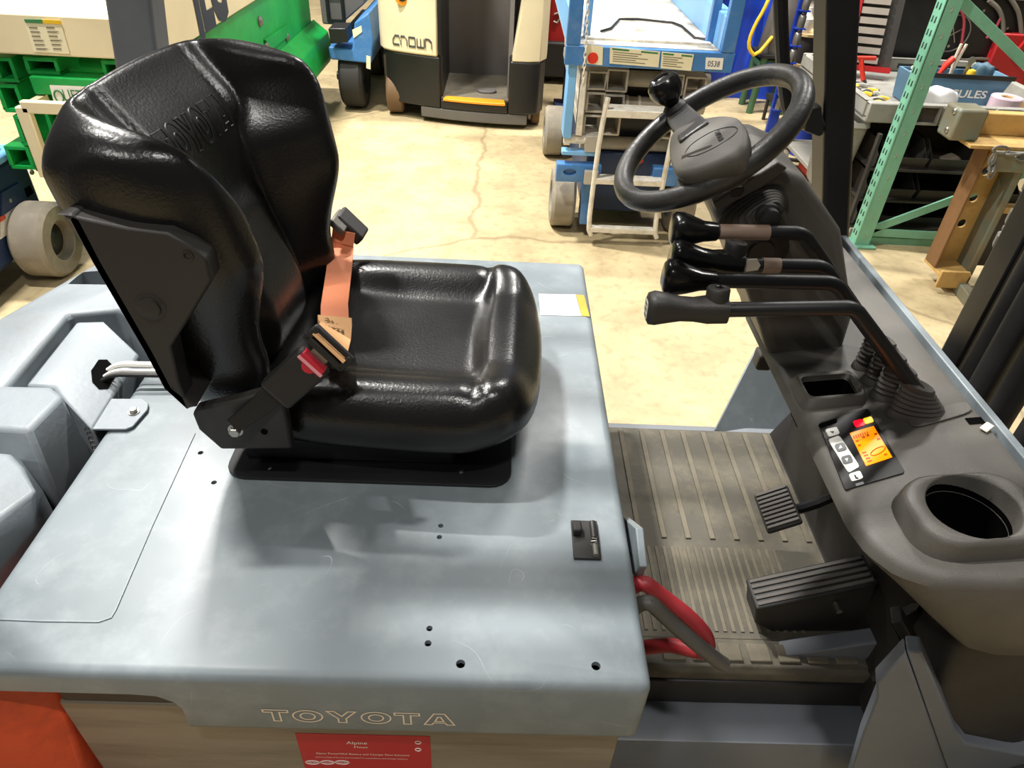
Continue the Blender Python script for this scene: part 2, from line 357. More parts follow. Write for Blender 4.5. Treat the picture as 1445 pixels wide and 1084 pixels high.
# latch plate
L0 = pz(826, 764, .85)
g = G().box(L0[0]-.020, L0[0]+.020, L0[1]-.036, L0[1]+.036, .8505, .856)
lt = obj('hood_latch', g, 'dark_plastic', FK, bevel=.001, label='dark steel latch plate with a hinge barrel')
obj('latch_tab', G().box(L0[0]-.020, L0[0]-.006, L0[1]+.004, L0[1]+.024, .856, .870), 'rubber', lt, bevel=.003)
obj('hinge_barrel', G().cyl(L0+V3(.012, -.034, .009), L0+V3(.012, -.014, .009), .0045), 'grey_steel', lt)
obj('hinge_barrel', G().cyl(L0+V3(.012, -.002, .009), L0+V3(.012, .030, .009), .005), 'dark_plastic', lt)
obj('hinge_spring', G().tube([L0+V3(.012, -.016+.0012*k, .009)+V3(.005*math.cos(k*1.5), 0, .005*math.sin(k*1.5)) for k in range(14)], .0011, 5), 'steel', lt)

# rear: counterweight, cover, lugs
cwz = .88
P = lambda x, y, z=cwz: pz(x, y, z)[:2]
out = [(-1.20, .60), tuple(P(0, 447)), tuple(P(135, 370)), (-.855, 1.585), (-.66, 1.585), tuple(P(243, 520)), tuple(P(168, 436)), tuple(P(95, 443)), tuple(P(10, 545)), tuple(P(-60, 628))]
cw = obj('counterweight', G().ext(out, 'z', .30, cwz), 'counterweight_paint', FK, bevel=.012, seg=3)
cut(cw, [G().ext([tuple(P(96, 401)), tuple(P(116, 384)), tuple(P(170, 380)), tuple(P(170, 402))], 'z', .80, .95)])
obj('recess_shade', G().box(-.92, -.655, .72, 1.32, .70, .745), 'black_hole', FK)  # black filler added below the gap; its colour stands for the shade there
obj('counterweight_ledge', G().box(-1.19, -.665, .47, .72, .70, .785), 'counterweight_paint', FK, bevel=.01)
t = [pz(x, y, .885) for x, y in [(36, 544), (108, 454), (147, 453), (79, 546)]]
b = [pz(196, 500, .852), pz(130, 607, .852)]
tb = [V3(p[0], p[1], .745) for p in (t[0], t[1])]; bb = [V3(p[0], p[1], .745) for p in b]
g = G().add(t+b+tb+bb, [(0, 1, 2, 3), (3, 2, 4, 5), (0, 6, 7, 1), (5, 4, 8, 9), (7, 6, 9, 8), (0, 3, 5, 9, 6), (1, 7, 8, 4, 2)])
cv = obj('cable_cover', g, 'counterweight_paint', FK, bevel=.005)
mid = (t[2]+t[3]+b[0]+b[1])/4; ey = unit(t[2]-t[3]); dn = unit((b[0]+b[1])/2-(t[2]+t[3])/2); nn = unit(np.cross(ey, dn)); nn = nn if nn[2] > 0 else -nn
o0 = mid+ey*.0+dn*.012
oct_ = [o0+ey*a*.034+dn*c*.026+nn*.001 for a, c in [(-.5, -1), (.5, -1), (1, -.4), (1, .4), (.5, 1), (-.5, 1), (-1, .4), (-1, -.4)]]
plate('cable_opening', oct_, 'black_hole', cv, .001)
for dy, r, m_ in ((.016, .006, 'white'), (-.004, .0045, 'white'), (-.016, .004, 'rubber')):
    s0 = o0+ey*dy+nn*.002
    obj('seat_hose', G().tube([s0-nn*.01, s0+nn*.012+V3(.02, 0, 0), s0+V3(.07, .0, .012), V3(-.50, s0[1]+.01, .875)], r, 8, 2), m_, FK)
tab = [pz(x, y, .853) for x, y in [(158, 565), (202, 565), (210, 571), (209, 580), (188, 604), (178, 608), (131, 608)]]
tp = obj('cover_tab', G().prism(tab, (0, 0, .004)), 'counterweight_paint', FK, bevel=.001)
bp = pz(189, 582, .857)
def hexbolt(name, p, ax, r, h, parent, m='steel', washer=1.35):
    ax = unit(ax); g = G().lathe([(r*washer, 0), (r*washer, h*.25)], p, ax, 20); g.lathe([(r, h*.25), (r, h*.85), (r*.85, h)], p, ax, 6); return obj(name, g, m, parent, smooth=25)
hexbolt('bolt', bp, (0, 0, 1), .007, .008, tp)
for nm, topp, botp, zt_, zb_ in (('counterweight_lug', [(-60, 545), (72, 546), (88, 558), (40, 606), (-60, 600)], [(-60, 545), (100, 560), (126, 624), (74, 690), (-60, 690)], .885, .80),
                             ('counterweight_lug', [(-60, 632), (12, 640), (30, 655), (54, 692), (-60, 770)], [(-60, 640), (30, 650), (60, 692), (51, 737), (-60, 877)], .885, .842)):
    a = [pz(x, y, zt_) for x, y in topp]; c = [pz(x, y, zb_) for x, y in botp]; d = [V3(p[0], p[1], .746) for p in c]
    obj(nm, G().loft([d, c, a]), 'counterweight_paint', FK, bevel=.008, seg=3)
obj('cover_spring', G().tube([pz(122, 604, .85)+V3(.0016*k, -.0022*k, -.0005*k)+V3(.004*math.cos(k*1.6), 0, .004*math.sin(k*1.6)) for k in range(22)], .0012, 5), 'dark_plastic', FK)
# orange rear side of the chassis
g = G().loft([[V3(x, y, z) for x, y in pl_] for z, pl_ in ((.12, [(-1.2, .29), (-.66, .31), (-.585, .44), (-.585, .70), (-1.2, .70)]), (.42, [(-1.2, .30), (-.66, .32), (-.585, .45), (-.585, .70), (-1.2, .70)]), (.775, [(-1.2, .455), (-.68, .464), (-.585, .53), (-.585, .70), (-1.2, .70)]))])
obj('rear_side_panel', g, 'orange_paint', FK, bevel=.006, label='orange painted rear side of the chassis')
obj('chassis', G().box(-.95, .86, .70, 1.40, .14, .28), 'frame_paint', FK, bevel=.01)
for X, Y in ((-.85, .60), (-.85, 1.30), (1.12, .50), (1.12, 1.44)):
    g = G().lathe([(.12, -.085), (.19, -.08), (.215, -.06), (.215, .06), (.19, .08), (.12, .085)], (X, Y+.06, .215), (0, 1, 0), 28)
    obj('wheel', g, 'rubber', FK)

# battery under the hood
BT = thing('battery', 'worn grey steel battery case with red label under the forklift hood', 'battery', (-.18, 1.02, .282))
obj('case', G().box(-.575, .20, .497, 1.52, .282, .722), 'battery_steel', BT, bevel=.004)
obj('top_rim', G().box(-.57, .195, .500, 1.515, .720, .795), 'dark_plastic', BT, bevel=.003)
q = [py(x, y, .4968) for x, y in [(419, 1044), (607, 1044), (604, 1092), (430, 1092)]]
x0, x1 = q[0][0], q[1][0]; ztop = q[0][2]
lb = plate('label', [V3(x0, .4968, ztop+.02), V3(x1, .4968, ztop+.02), V3(x1, .4968, ztop-.125), V3(x0, .4968, ztop-.125)], 'label_red', BT, .0006, label='red printed battery label with white lettering')
def lab(s, x, y, w, h): return text('label_print', s, 'white', lb, py(x, y, .4960), (1, 0, 0), (0, 0, 1), width=w, size=h, thick=.0002)
lab('Alpine', 489, 1050, .030, .012); lab('Fleet', 500, 1055.5, .020, .008)
lab('Alpine PowerMAX Battery and Charger Fleet Solutions', 446, 1064, .138, .0072)
lab('Exclusive Fleet of Service and Certified Pre-owned Battery and Charger Solutions', 446, 1069, .136, .0050)
for k in range(3):
    c = py(441+21*k, 1076, .4958); obj('label_oval', G().tube([c+V3(.0105*math.cos(a*math.pi/8), -.0001, .0055*math.sin(a*math.pi/8)) for a in range(17)], .0006, 4), 'white', lb)
    text('label_print', ('48/80', '36/48', '24/36')[k], 'white', lb, c+V3(-.008, -.0001, -.0025), (1, 0, 0), (0, 0, 1), width=.016, size=.006, thick=.0001)
for k, yy in enumerate((1048, 1058)):
    c = py(590, yy, .4958); obj('label_symbol', G().tube([c+V3(.0042*math.cos(a*math.pi/6), 0, .0042*math.sin(a*math.pi/6)) for a in range(13)], .0007, 4), 'white', lb)
# battery cables looping out at the front of the hood
def cable(name, pts, r, m): return obj(name, G().tube(pts, r, 12, 3), m, BT)
cable('power_cable', [V3(.195, .70, .62), px(897, 812, .222), py(935, 842, .66), py(975, 872, .64), py(1000, 902, .63), py(996, 922, .64), py(965, 915, .66), py(938, 908, .68), V3(.195, .72, .50)], .0125, 'cable_red')
cable('power_cable', [V3(.195, .66, .62), px(905, 838, .224), py(940, 872, .62), py(980, 907, .60), py(1012, 932, .60), py(1022, 938, .60)], .0115, 'cable_grey')

# floor of the operator's place
obj('floor_plate', G().box(.205, .98, .742, 1.45, .40, .444), 'frame_paint', FK, bevel=.004)
fm = obj('floor_mat', G().box(.225, .80, .80, 1.425, .444, .450), 'mat_rubber', FK, bevel=.002)
for k in range(8):
    X = .335+k*.055; obj('mat_rib', G().box(X, X+.012, 1.05, 1.415, .4495, .454), 'mat_rib', fm, bevel=.001)
for k in range(20):
    X = .30+k*.0175; obj('mat_rib', G().box(X, X+.007, .815, 1.025, .4495, .4528), 'mat_rib', fm)
obj('mat_edge', G().ext([(.742, .40), (.737, .432), (.745, .446), (.80, .451), (.80, .40)], 'x', .225, .765), 'mat_rubber', fm, bevel=.003)
for k in range(7):
    X = .345+k*.056; a = .752; g = G().box(X, X+.042, a, a+.038, .447, .4525); obj('mat_pad', g, 'mat_rib', fm, bevel=.002)
st = obj('step_edge', G().box(.225, .775, .735, .75, .325, .402), 'dark_plastic', FK, bevel=.004)
stp = obj('step_panel', G().ext([(.66, .05), (.66, .318), (.745, .325), (.745, .05)], 'x', .21, .775), 'frame_paint', FK, bevel=.004)
c = py(1165, 1046, .66); cut(stp, [G().lathe([(.009, -.02), (.009, .05)], c, (0, 1, 0), 18, (1.5, .8))])
# hood-side gusset beside the cables
gq = [px(x, y, .235) for x, y in [(886, 728), (908, 745), (914, 800), (906, 815), (896, 800)]]
obj('hinge_gusset', G().prism(gq, (-.012, 0, 0)), 'hood_paint', FK, bevel=.002)
# far front fender and near front fender
fp = [py(1008, 607, 1.427), py(1066, 492, 1.585), py(1084, 497, 1.585), py(1170, 660, 1.427)]
obj('front_fender', G().prism(fp, (0, .01, -.03)), 'hood_paint', FK, bevel=.004)
fp = [py(x, y, .60) for x, y in [(1278, 922), (1237, 966), (1238, 986), (1216, 1040), (1190, 1130), (1352, 1130)]]
ff = obj('front_fender', G().prism(fp, (.01, .03, 0)), 'frame_paint', FK, bevel=.004)
fp = [py(x, y, .602) for x, y in [(1279, 920), (1301, 921), (1348, 1030), (1364, 1050), (1445, 1066), (1500, 1075), (1500, 1130), (1352, 1130)]]
obj('fender_edge', G().prism(fp, (.01, .03, 0)), 'frame_paint', ff, bevel=.004)
fp = [py(x, y, .72) for x, y in [(1255, 880), (1295, 860), (1350, 930), (1352, 1060), (1310, 1010), (1278, 925)]]
obj('fender_lining', G().prism(fp, (.03, .03, 0)), 'black_paint', FK, bevel=.003)
fp = [py(x, y, .66) for x, y in [(1258, 879), (1274, 877), (1297, 917), (1282, 921)]]
obj('fender_bracket', G().prism(fp, (.01, .03, 0)), 'shell_plastic', FK, bevel=.002)

# pedals
def frame_box(g, o, u, v, n, a, b, h):        # box centred on o with half sizes a,b and height h along n
    u, v, n = unit(u), unit(v), unit(n); g.hexa([o-u*a-v*b, o+u*a-v*b, o+u*a+v*b, o-u*a+v*b, o-u*a-v*b+n*h, o+u*a-v*b+n*h, o+u*a+v*b+n*h, o-u*a+v*b+n*h]); return g
bo = V3(.598, 1.0, .605); bu, bv = unit(V3(.86, 0, .5)), V3(0, 1, 0); bn = np.cross(bu, bv); bn = bn if bn[2] > 0 else -bn
pd = obj('brake_pedal', frame_box(G(), bo, bu, bv, bn, .036, .052, .012), 'rubber', FK, bevel=.009, seg=3)
for k in range(9): obj('pedal_tread', frame_box(G(), bo+bv*(-.044+.011*k)+bn*.011, bu, bv, bn, .032, .0034, .005), 'boot_rubber', pd, bevel=.001)
obj('pedal_arm', G().tube([bo-bn*.004+bu*.01, bo+V3(.06, .01, .0), bo+V3(.14, .02, .05), bo+V3(.2, .02, .16)], .011, 8, 1), 'black_paint', pd)
ao = (pz(1055, 825, .52)+pz(1065, 860, .52))/2; ae = (pz(1222, 785, .60)+pz(1236, 828, .60))/2
au = unit(ae-ao); av = unit(np.cross((0, 0, 1), au)); an = np.cross(au, av)
al = np.linalg.norm(ae-ao); ac = (ao+ae)/2
pa = obj('accelerator_pedal', frame_box(G(), ac, au, av, an, al/2, .035, .010), 'rubber', FK, bevel=.004)
for k in range(5): obj('pedal_tread', frame_box(G(), ac+av*(-.026+.013*k)+an*.009, au, av, an, al/2-.006, .0038, .004), 'boot_rubber', pa, bevel=.001)
c0, c1 = ao-av*.03, ae-av*.03
obj('pedal_housing', G().prism([c0-an*.001, c1-an*.001, V3(c1[0]+.02, c1[1], .445), V3(c0[0]+.06, c0[1], .445), V3(c0[0]+.01, c0[1], .475)], av*.06), 'shell_plastic', pa, bevel=.003)
obj('pedal_link', G().cyl(c0*.35+c1*.65-an*.03-av*.002, c0*.35+c1*.65-an*.03-av*.022, .006), 'steel', pa)
obj('heel_ramp', G().ext([(.56, .444), (.80, .444), (.80, .52)], 'y', .765, .80), 'frame_paint', FK, bevel=.003)
obj('toe_board', G().ext([(.74, .444), (.98, .444), (.98, .80), (.90, .80)], 'y', .72, 1.42), 'shell_plastic', FK)
c = py(1074, 506, 1.25)
pk = obj('parking_pedal', G().box(c[0]-.012, c[0]+.02, 1.23, 1.27, c[2]-.02, c[2]+.02), 'boot_rubber', FK, bevel=.006)
obj('pedal_arm', G().tube([c+V3(.01, 0, 0), c+V3(.10, 0, .02), c+V3(.2, 0, .1)], .01, 8), 'black_paint', pk)
# ------------------------------------------------------------------ seat
obj('seat_rail', G().box(-.40, -.06, .845, .885, .856, .90), 'black_paint', FK, bevel=.004)
obj('seat_rail', G().box(-.40, -.06, 1.175, 1.215, .856, .90), 'black_paint', FK, bevel=.004)
sb = obj('seat_base', G().ext(rrect(-.425, .035, .800, 1.262, .035), 'z', .8505, .856), 'black_paint', FK, bevel=.0015)
cut(sb, [G().cyl(pz(x, y, .856)-V3(0, 0, .02), pz(x, y, .856)+V3(0, 0, .02), .0055, 14) for x, y in [(379, 660), (650, 665)]])
SY = 1.03
def cush_top(x, y):
    a = abs(y); pad = 1-sstep(.115, .165, a)              # sitting pad between the side bolsters
    front = sstep(-.045, -.005, x)                        # roll at the front
    z = 1.004+.020*sstep(.10, .20, a)-.010*sstep(.2, .235, a)
    z -= .016*pad*(1-front)*sstep(-.42, -.15, x)
    z += .012*front*math.exp(-((x-.025)/.05)**2)-.02*sstep(.03, .08, x)
    z -= .007*math.exp(-((x+.022)/.010)**2)*sstep(.02, .16, a)*(1-sstep(.2, .23, a))
    return z
ol = [(-.375, -.205), (-.30, -.232), (-.12, -.238), (-.02, -.236), (.045, -.215), (.078, -.15), (.086, 0), (.078, .15), (.045, .215), (-.02, .236), (-.12, .238), (-.30, .232), (-.375, .205)]
ol = chaikin(ol, 2)
cs = obj('seat_cushion', pillow(ol, cush_top, lambda x, y: .898+.022*sstep(-.05, .1, x), ((0, SY, 0), (.9994, -.035, 0), (.035, .9994, 0), (0, 0, 1)), 34, 140, 11, ctr=(-.13, 0)), 'vinyl', FK, smooth=80)
pi = [(q[0]*.985-.002, q[1]*.985) for q in ol]
obj('cushion_pan', G().ext(pi, 'z', .893, .93), 'black_paint', cs)
# backrest
bt = math.radians(11.5)
sa = math.radians(4.5); SV = V3(math.sin(sa), math.cos(sa), 0); SU = V3(math.cos(sa), -math.sin(sa), 0)   # the seat is turned a little on its slide
bu_, bf_ = SU*-math.sin(bt)+V3(0, 0, math.cos(bt)), SU*math.cos(bt)+V3(0, 0, math.sin(bt))
BO = V3(-.438, SY, .945)                                  # foot of the rear face
def back_front(y, s):
    a = abs(y); w = .245
    d = .078+.022*math.exp(-((s-.10)/.09)**2)
    d -= .040*sstep(.36, .475, s)
    rise = sstep(.10+.055*sstep(.30, .40, s), .185+.035*sstep(.30, .40, s), a)
    h = .045+.075*sstep(.10, .26, s)
    h *= 1-.55*sstep(.40, .475, s)
    d += rise*h-.012*sstep(.22, .26, a)
    d += .016*(1-sstep(.06, .10, a))*(1-sstep(.235, .285, s+.9*a*a))
    d -= .006*math.exp(-((a-.118+.1*max(0, .25-s))/.007)**2)
    return d
bo_ = [(-.17, .0), (-.205, .03), (-.215, .12), (-.232, .22), (-.250, .30), (-.256, .38), (-.250, .435), (-.19, .466), (-.09, .474), (0, .476)]
bo_ = bo_+[(-a, b) for a, b in bo_[-2::-1]]
bo_ = chaikin(bo_, 2)
bkg = pillow(bo_, back_front, lambda y, s: -.004+.020*sstep(.40, .48, s), (BO, SV, bu_, bf_), 40, 180, 12, ctr=(0, .25), pb=24)
bk = obj('seat_backrest', bkg, 'vinyl', FK, smooth=80)
from mathutils.bvhtree import BVHTree
bvh = BVHTree.FromPolygons(bkg.v, bkg.f)
# hard shell wrapped round the back and lower sides
sp = [(86, 301), (100, 311), (131, 370), (205, 497), (232, 548), (266, 575), (252, 540), (241, 490), (298, 397), (291, 367), (266, 346), (236, 329), (180, 322), (120, 309)]
SHY = SY-.272
g = G(); pl = [py(x, y, SHY) for x, y in sp]; g.prism(pl, (0, .035, 0)); g.prism([V3(p[0]+.035, 2*SY-SHY-.012, p[2]) for p in pl], (0, -.03, 0))
rear = [pl[i] for i in range(6)]
for a, c in zip(rear[:-1], rear[1:]): g.hexa([a, a+V3(.012, 0, 0), a+V3(.012, 2*(SY-SHY), 0), a+V3(0, 2*(SY-SHY), 0), c, c+V3(.012, 0, 0), c+V3(.012, 2*(SY-SHY), 0), c+V3(0, 2*(SY-SHY), 0)])
sh = obj('back_shell', g, 'shell_plastic', bk, bevel=.003, label='matt charcoal plastic shell on the back and side')
c = py(212, 433, SHY); obj('shell_button', G().lathe([(.020, .003), (.0195, -.0005), (.014, -.002), (.0135, -.005), (.010, -.006)], c, (0, 1, 0), 24), 'shell_plastic', bk)
c = py(265, 361, SHY); obj('shell_screw', G().lathe([(.0075, .003), (.007, -.001), (.0045, -.0015), (.004, .001)], c, (0, 1, 0), 16), 'dark_plastic', bk)
# embossed lettering on the backrest
s0 = .350; ysz = .20
def on_back(u, v):
    p = BO+SV*(u-ysz/2)+bu_*(s0+v); hit = bvh.ray_cast(Vector(p+bf_*.4), Vector(-bf_))[0]
    return np.array(hit)+bf_*.0002 if hit is not None else p+bf_*.06
outline_word('lettering', 'TOYOTA', 'vinyl_emboss', bk, on_back, ysz, .050, .0013)
# reclining bracket and bolt on the near side
bq = [py(x, y, SY-.246) for x, y in [(271, 585), (276, 578), (330, 566), (395, 548), (400, 565), (412, 634), (312, 635), (280, 607)]]
br = obj('seat_bracket', G().prism(bq, (0, .020, 0)), 'shell_plastic', FK, bevel=.004)
bq2 = [V3(p[0], 2*SY-p[1], p[2]) for p in bq]; obj('seat_bracket', G().prism(bq2, (0, -.02, 0)), 'shell_plastic', FK, bevel=.004)
hexbolt('bolt', py(333, 606, SY-.256), (0, -1, 0), .0085, .010, br, washer=1.3)
obj('bracket_hole', G().lathe([(.005, 0), (.005, -.0015)], py(373, 609, SY-.246), (0, 1, 0), 14), 'black_hole', br)
# seat belt: buckle stalk, buckle, tongue, webbing, retractor
s0, s1 = py(338, 600, SY-.258), py(402, 548, SY-.25); sd = unit(s1-s0)
w1 = py(458, 470, .83); bdir = unit(w1-s1)
def rib(pts, w, t, side):                                # flat webbing along pts, width w across 'side' directions
    g = G(); rings = []
    for i, p in enumerate(pts):
        d = unit(np.asarray(pts[min(i+1, len(pts)-1)])-np.asarray(pts[max(i-1, 0)])); a = unit(np.asarray(side[i])-d*(np.asarray(side[i]) @ d)); n = np.cross(d, a)
        rings.append([p-a*w/2-n*t/2, p+a*w/2-n*t/2, p+a*w/2+n*t/2, p-a*w/2+n*t/2])
    return g.loft(rings)
bb0, bb1 = py(392, 553, .79), py(438, 512, .80); bd = unit(bb1-bb0)
ba = unit(py(458, 540, .80)-py(388, 510, .805)); ba = unit(ba-bd*(ba @ bd)); bnm = np.cross(bd, ba)
if bnm @ (CAM-bb0) < 0: bnm = -bnm
g = G(); s00 = py(330, 600, SY-.257)
g.prism([s00-ba*.012, s00+ba*.012, bb0+ba*.018, bb0-ba*.018], bnm*.006)
belt = obj('seat_belt', g, 'black_paint', FK, bevel=.002, label='seat belt buckled across the seat')
blen = np.linalg.norm(bb1-bb0)
bkl = obj('buckle', frame_box(G(), bb0*.42+bb1*.58-bnm*.004, bd, ba, bnm, blen*.62, .027, .022), 'dark_plastic', belt, bevel=.006, seg=3)
e = bb0*.42+bb1*.58+bd*blen*.62
obj('release_button', frame_box(G(), e-bd*.006, bd, ba, bnm, .007, .020, .019), 'red_button', belt, bevel=.002)
obj('button_edge', frame_box(G(), e-bd*.008+bnm*.018, bd, ba, bnm, .0022, .021, .0022), 'pink_edge', belt)
obj('button_face', G().lathe([(.011, 0), (.0105, .0016)], e-bd*.010+bnm*.017, bnm, 20), 'red_button', belt)
tg = e+bd*.022+bnm*.006
obj('tongue', frame_box(G(), e+bd*.008+bnm*.006, bd, ba, bnm, .014, .013, .003), 'steel', belt)
g = G()
for sgn in (-1, 1): frame_box(g, tg+bd*.006+ba*sgn*.030, bd, ba, bnm, .013, .005, .010)
frame_box(g, tg-bd*.004, bd, ba, bnm, .005, .034, .010); frame_box(g, tg+bd*.016, bd, ba, bnm, .004, .034, .009)
obj('tongue_frame', g, 'dark_plastic', belt, bevel=.002)
r1 = py(488, 318, 1.262)
web = [tg+bd*.008+bnm*.012, (pz(473, 470, 1.018)), pz(472, 430, 1.026), pz(478, 385, 1.035), pz(482, 350, 1.045), r1+V3(.0, -.02, -.002)]
sd0 = unit(pz(500, 420, 1.02)-pz(450, 410, 1.02)); sides = [ba, ba*.6+sd0*.4, sd0, sd0, sd0, sd0]
wp = [web[0]]+[a*(1-t)+b_*t for a, b_ in zip(web[:-1], web[1:]) for t in (.25, .5, .75, 1)]
ws = [sides[0]]+[unit(a*(1-t)+b_*t) for a, b_ in zip(sides[:-1], sides[1:]) for t in (.25, .5, .75, 1)]
obj('webbing', rib(wp[3:], .046, .0025, ws[3:]), 'belt_orange', belt)
obj('webbing_fold', rib([p+V3(0, 0, .002) for p in wp[:7]], .056, .005, ws[:7]), 'belt_stitch', belt, label='lighter doubled end of the webbing with stitching')
for k in range(4):
    c = wp[4]*(1-.3*k)+wp[5]*.3*k+V3(0, 0, .006); a = ws[4]
    obj('stitching', G().tube([c+a*(-.018+.0045*j)+unit(wp[5]-wp[4])*(.003 if j % 2 else -.003)-a*0+V3(0, 0, 0) for j in range(9)], .0006, 4), 'thread', belt)
rt = obj('retractor', frame_box(G(), r1+V3(0, .008, -.012), V3(.62, -.1, -.6), V3(.1, 1, 0), V3(.6, 0, .62), .032, .024, .022), 'shell_plastic', belt, bevel=.005)
obj('retractor_rim', frame_box(G(), r1+V3(-.012, -.008, .006), V3(.62, -.1, -.6), V3(.1, 1, 0), V3(.6, 0, .62), .016, .028, .012), 'grey_steel', belt, bevel=.003)

# ------------------------------------------------------------------ dash console
ol = [(.499, 1.20), (.499, .66), (.507, .615), (.530, .577), (.572, .552), (.66, .541), (.772, .541), (.772, 1.49), (.66, 1.49), (.56, 1.40), (.51, 1.30)]
ol = resample(ol, 150)
def inset(o, d):
    n = len(o); r = []
    for i in range(n):
        t = unit(np.append(o[(i+2) % n]-o[i-2], 0)); q = np.cross((0, 0, 1), t)[:2]; c = np.mean(o, 0)
        q = q if q @ (c-o[i]) > 0 else -q
        r.append(o[i]+q*d)
    return r
def lvl(d, dz=None, z=None): return [V3(q[0], q[1], (zc(q[0])+dz) if z is None else z) for q in inset(ol, d)]
def low(xl, yn, z): return [V3(.772-(.772-q[0])*(.772-xl)/.273, 1.49-(1.49-q[1])*(1.49-yn)/.949, z) for q in ol]
rings = [low(.74, .70, .70), low(.71, .62, .735), low(.665, .565, .79), low(.60, .548, .85), low(.545, .543, .90), low(.510, .541, .93), lvl(0, -.020), lvl(.0035, -.010), lvl(.010, -.003), lvl(.020, 0)]
cn = obj('dash_console', G().loft(rings), 'console_plastic', FK, smooth=50)
cc = pc(1374, 713, .033); cc2 = V3(cc[0], cc[1], 0)
cut(cn, [G().cyl(cc2+V3(0, 0, .88), cc2+V3(0, 0, 1.2), .056, 40), G().ext(rrect(.519, .601, .908, .962, .008), 'z', .88, 1.1)])
def tp_(q, dz): return V3(q[0], q[1], zc(q[0])+dz)
oo = resample(rrect(cc[0]-.078, cc[0]+.080, cc[1]-.062, cc[1]+.062, .045), 48); oo.sort(key=lambda q: math.atan2(q[1]-cc[1], q[0]-cc[0]))
ci = [np.array((cc[0]+math.cos(math.atan2(q[1]-cc[1], q[0]-cc[0]))*.0545, cc[1]+math.sin(math.atan2(q[1]-cc[1], q[0]-cc[0]))*.0545)) for q in oo]
sc = lambda P_, k: [cc[:2]+(q-cc[:2])*k for q in P_]
R_ = [[tp_(q, -.004) for q in sc(oo, 1.06)], [tp_(q, .006) for q in sc(oo, 1.03)], [tp_(q, .024) for q in oo], [tp_(q, .031) for q in sc(oo, .96)], [tp_(q, .033) for q in sc(oo, .90)],
      [tp_(q, .033) for q in sc(ci, 1.05)], [tp_(q, .030) for q in ci], [V3(*q, .985) for q in sc(ci, .985)], [V3(*q, .984) for q in sc(ci, .97)]]
R_c = [[V3(*q, 1.0) for q in sc(ci, .995)], [V3(*q, .90) for q in sc(ci, .90)], [V3(*q, .898) for q in sc(ci, .5)], [V3(*q, .8975) for q in sc(ci, .1)]]
cp = obj('cup_holder', G().loft(R_, caps=False), 'console_plastic', cn, smooth=60)
obj('cup_shade', G().loft(R_c, caps=False), 'black_hole', cn)  # inner wall of the cup, its deep shade painted in as black
tr = resample(rrect(.519, .601, .908, .962, .010), 40); tc_ = V3(.56, .935, 0)
R_ = [[tp_((.56+(q[0]-.56)*kx, .935+(q[1]-.935)*ky), h) for q in tr] for kx, ky, h in ((1.30, 1.62, -.003), (1.16, 1.34, .014), (1.10, 1.20, .016), (1.0, 1.0, .014), (.985, .97, .004), (.97, .95, .003))]
R_t = [[tp_((.56+(q[0]-.56)*k, .935+(q[1]-.935)*k), h) for q in tr] for k, h in ((.985, .006), (.93, -.06), (.5, -.061), (.1, -.061))]
obj('tray_shade', G().loft(R_t, caps=False), 'black_hole', cn)  # inside of the tray, coloured black to stand for its shade
obj('storage_tray', G().loft(R_, caps=False), 'console_plastic', cn, smooth=60, label='open coin tray with a raised rounded frame')
ob = lambda px_, dz, t=.002: G().prism([pc(x, y, dz) for x, y in px_], (0, 0, t))
def rquad(p, r=.22, n=4):                                  # rounded quadrilateral in pixels
    o = []; p = [np.asarray(q, float) for q in p]
    for i in range(4):
        a, b_, c_ = p[i-1], p[i], p[(i+1) % 4]; s_, e_ = b_+(a-b_)*r, b_+(c_-b_)*r
        for k in range(n+1): t = k/n; o.append((1-t)**2*s_+2*t*(1-t)*b_+t*t*e_)
    return o
obj('cover_plate', ob(rquad([(1276, 590), (1362, 566), (1374, 582), (1290, 606)], .3), .0008, .0025), 'console_plastic', cn, bevel=.001)
dp = obj('display_panel', ob(rquad([(1154, 598), (1224, 577), (1277, 668), (1192, 693)], .05), .0005, .002), 'glass_black', cn, bevel=.0006)
lc = obj('lcd_screen', ob([(1199, 611.5), (1232.5, 601.5), (1259, 645.5), (1222, 658)], .0026, .0006), 'lcd', dp, label='glowing orange screen showing a zero')
def lcdmark(p): return obj('screen_mark', ob(p, .0033, .0002), 'lcd_mark', lc)
zr = [pc(1239+14*math.cos(a)*.72-5.2*math.sin(a)*.3, 636.5-14*math.cos(a)*.26+5.2*math.sin(a), .0035) for a in np.linspace(0, 2*math.pi, 25)]
obj('screen_digit', G().tube(zr, .0008, 5), 'lcd_mark', lc)
for k in range(7): bx_, by_ = 1203.5+3.2*k, 615.0-.95*k; lcdmark([(bx_, by_), (bx_+1.5, by_-.4), (bx_+3.0, by_+4), (bx_+1.5, by_+4.4)])
for k in range(4): bx_, by_ = 1216+2.6*k, 638.5+4.0*k; lcdmark([(bx_, by_), (bx_+6, by_-1.6), (bx_+7, by_+.6), (bx_+1, by_+2.2)])
for bx_, by_ in ((1207, 622), (1210, 628), (1216, 616.5), (1222, 614), (1233, 612), (1237, 619), (1247, 641)): lcdmark([(bx_, by_), (bx_+4, by_-1.2), (bx_+5.4, by_+1.2), (bx_+1.4, by_+2.4)])
obj('warning_lamp', ob(rquad([(1203, 595), (1216, 591.5), (1221, 600), (1208, 604)]), .0026, .001), 'lamp_red', dp)
obj('warning_lamp', ob(rquad([(1217, 591.5), (1229, 588), (1233, 595.5), (1221.5, 599)]), .0026, .001), 'lamp_yellow', dp)
obj('panel_button', ob(rquad([(1164, 607), (1180, 603), (1185, 613), (1169, 617.5)]), .0026, .0016), 'white', dp)
kp = obj('keypad', ob(rquad([(1168, 621), (1184, 615), (1213, 659), (1197, 668)], .14), .0026, .0012), 'white', dp)
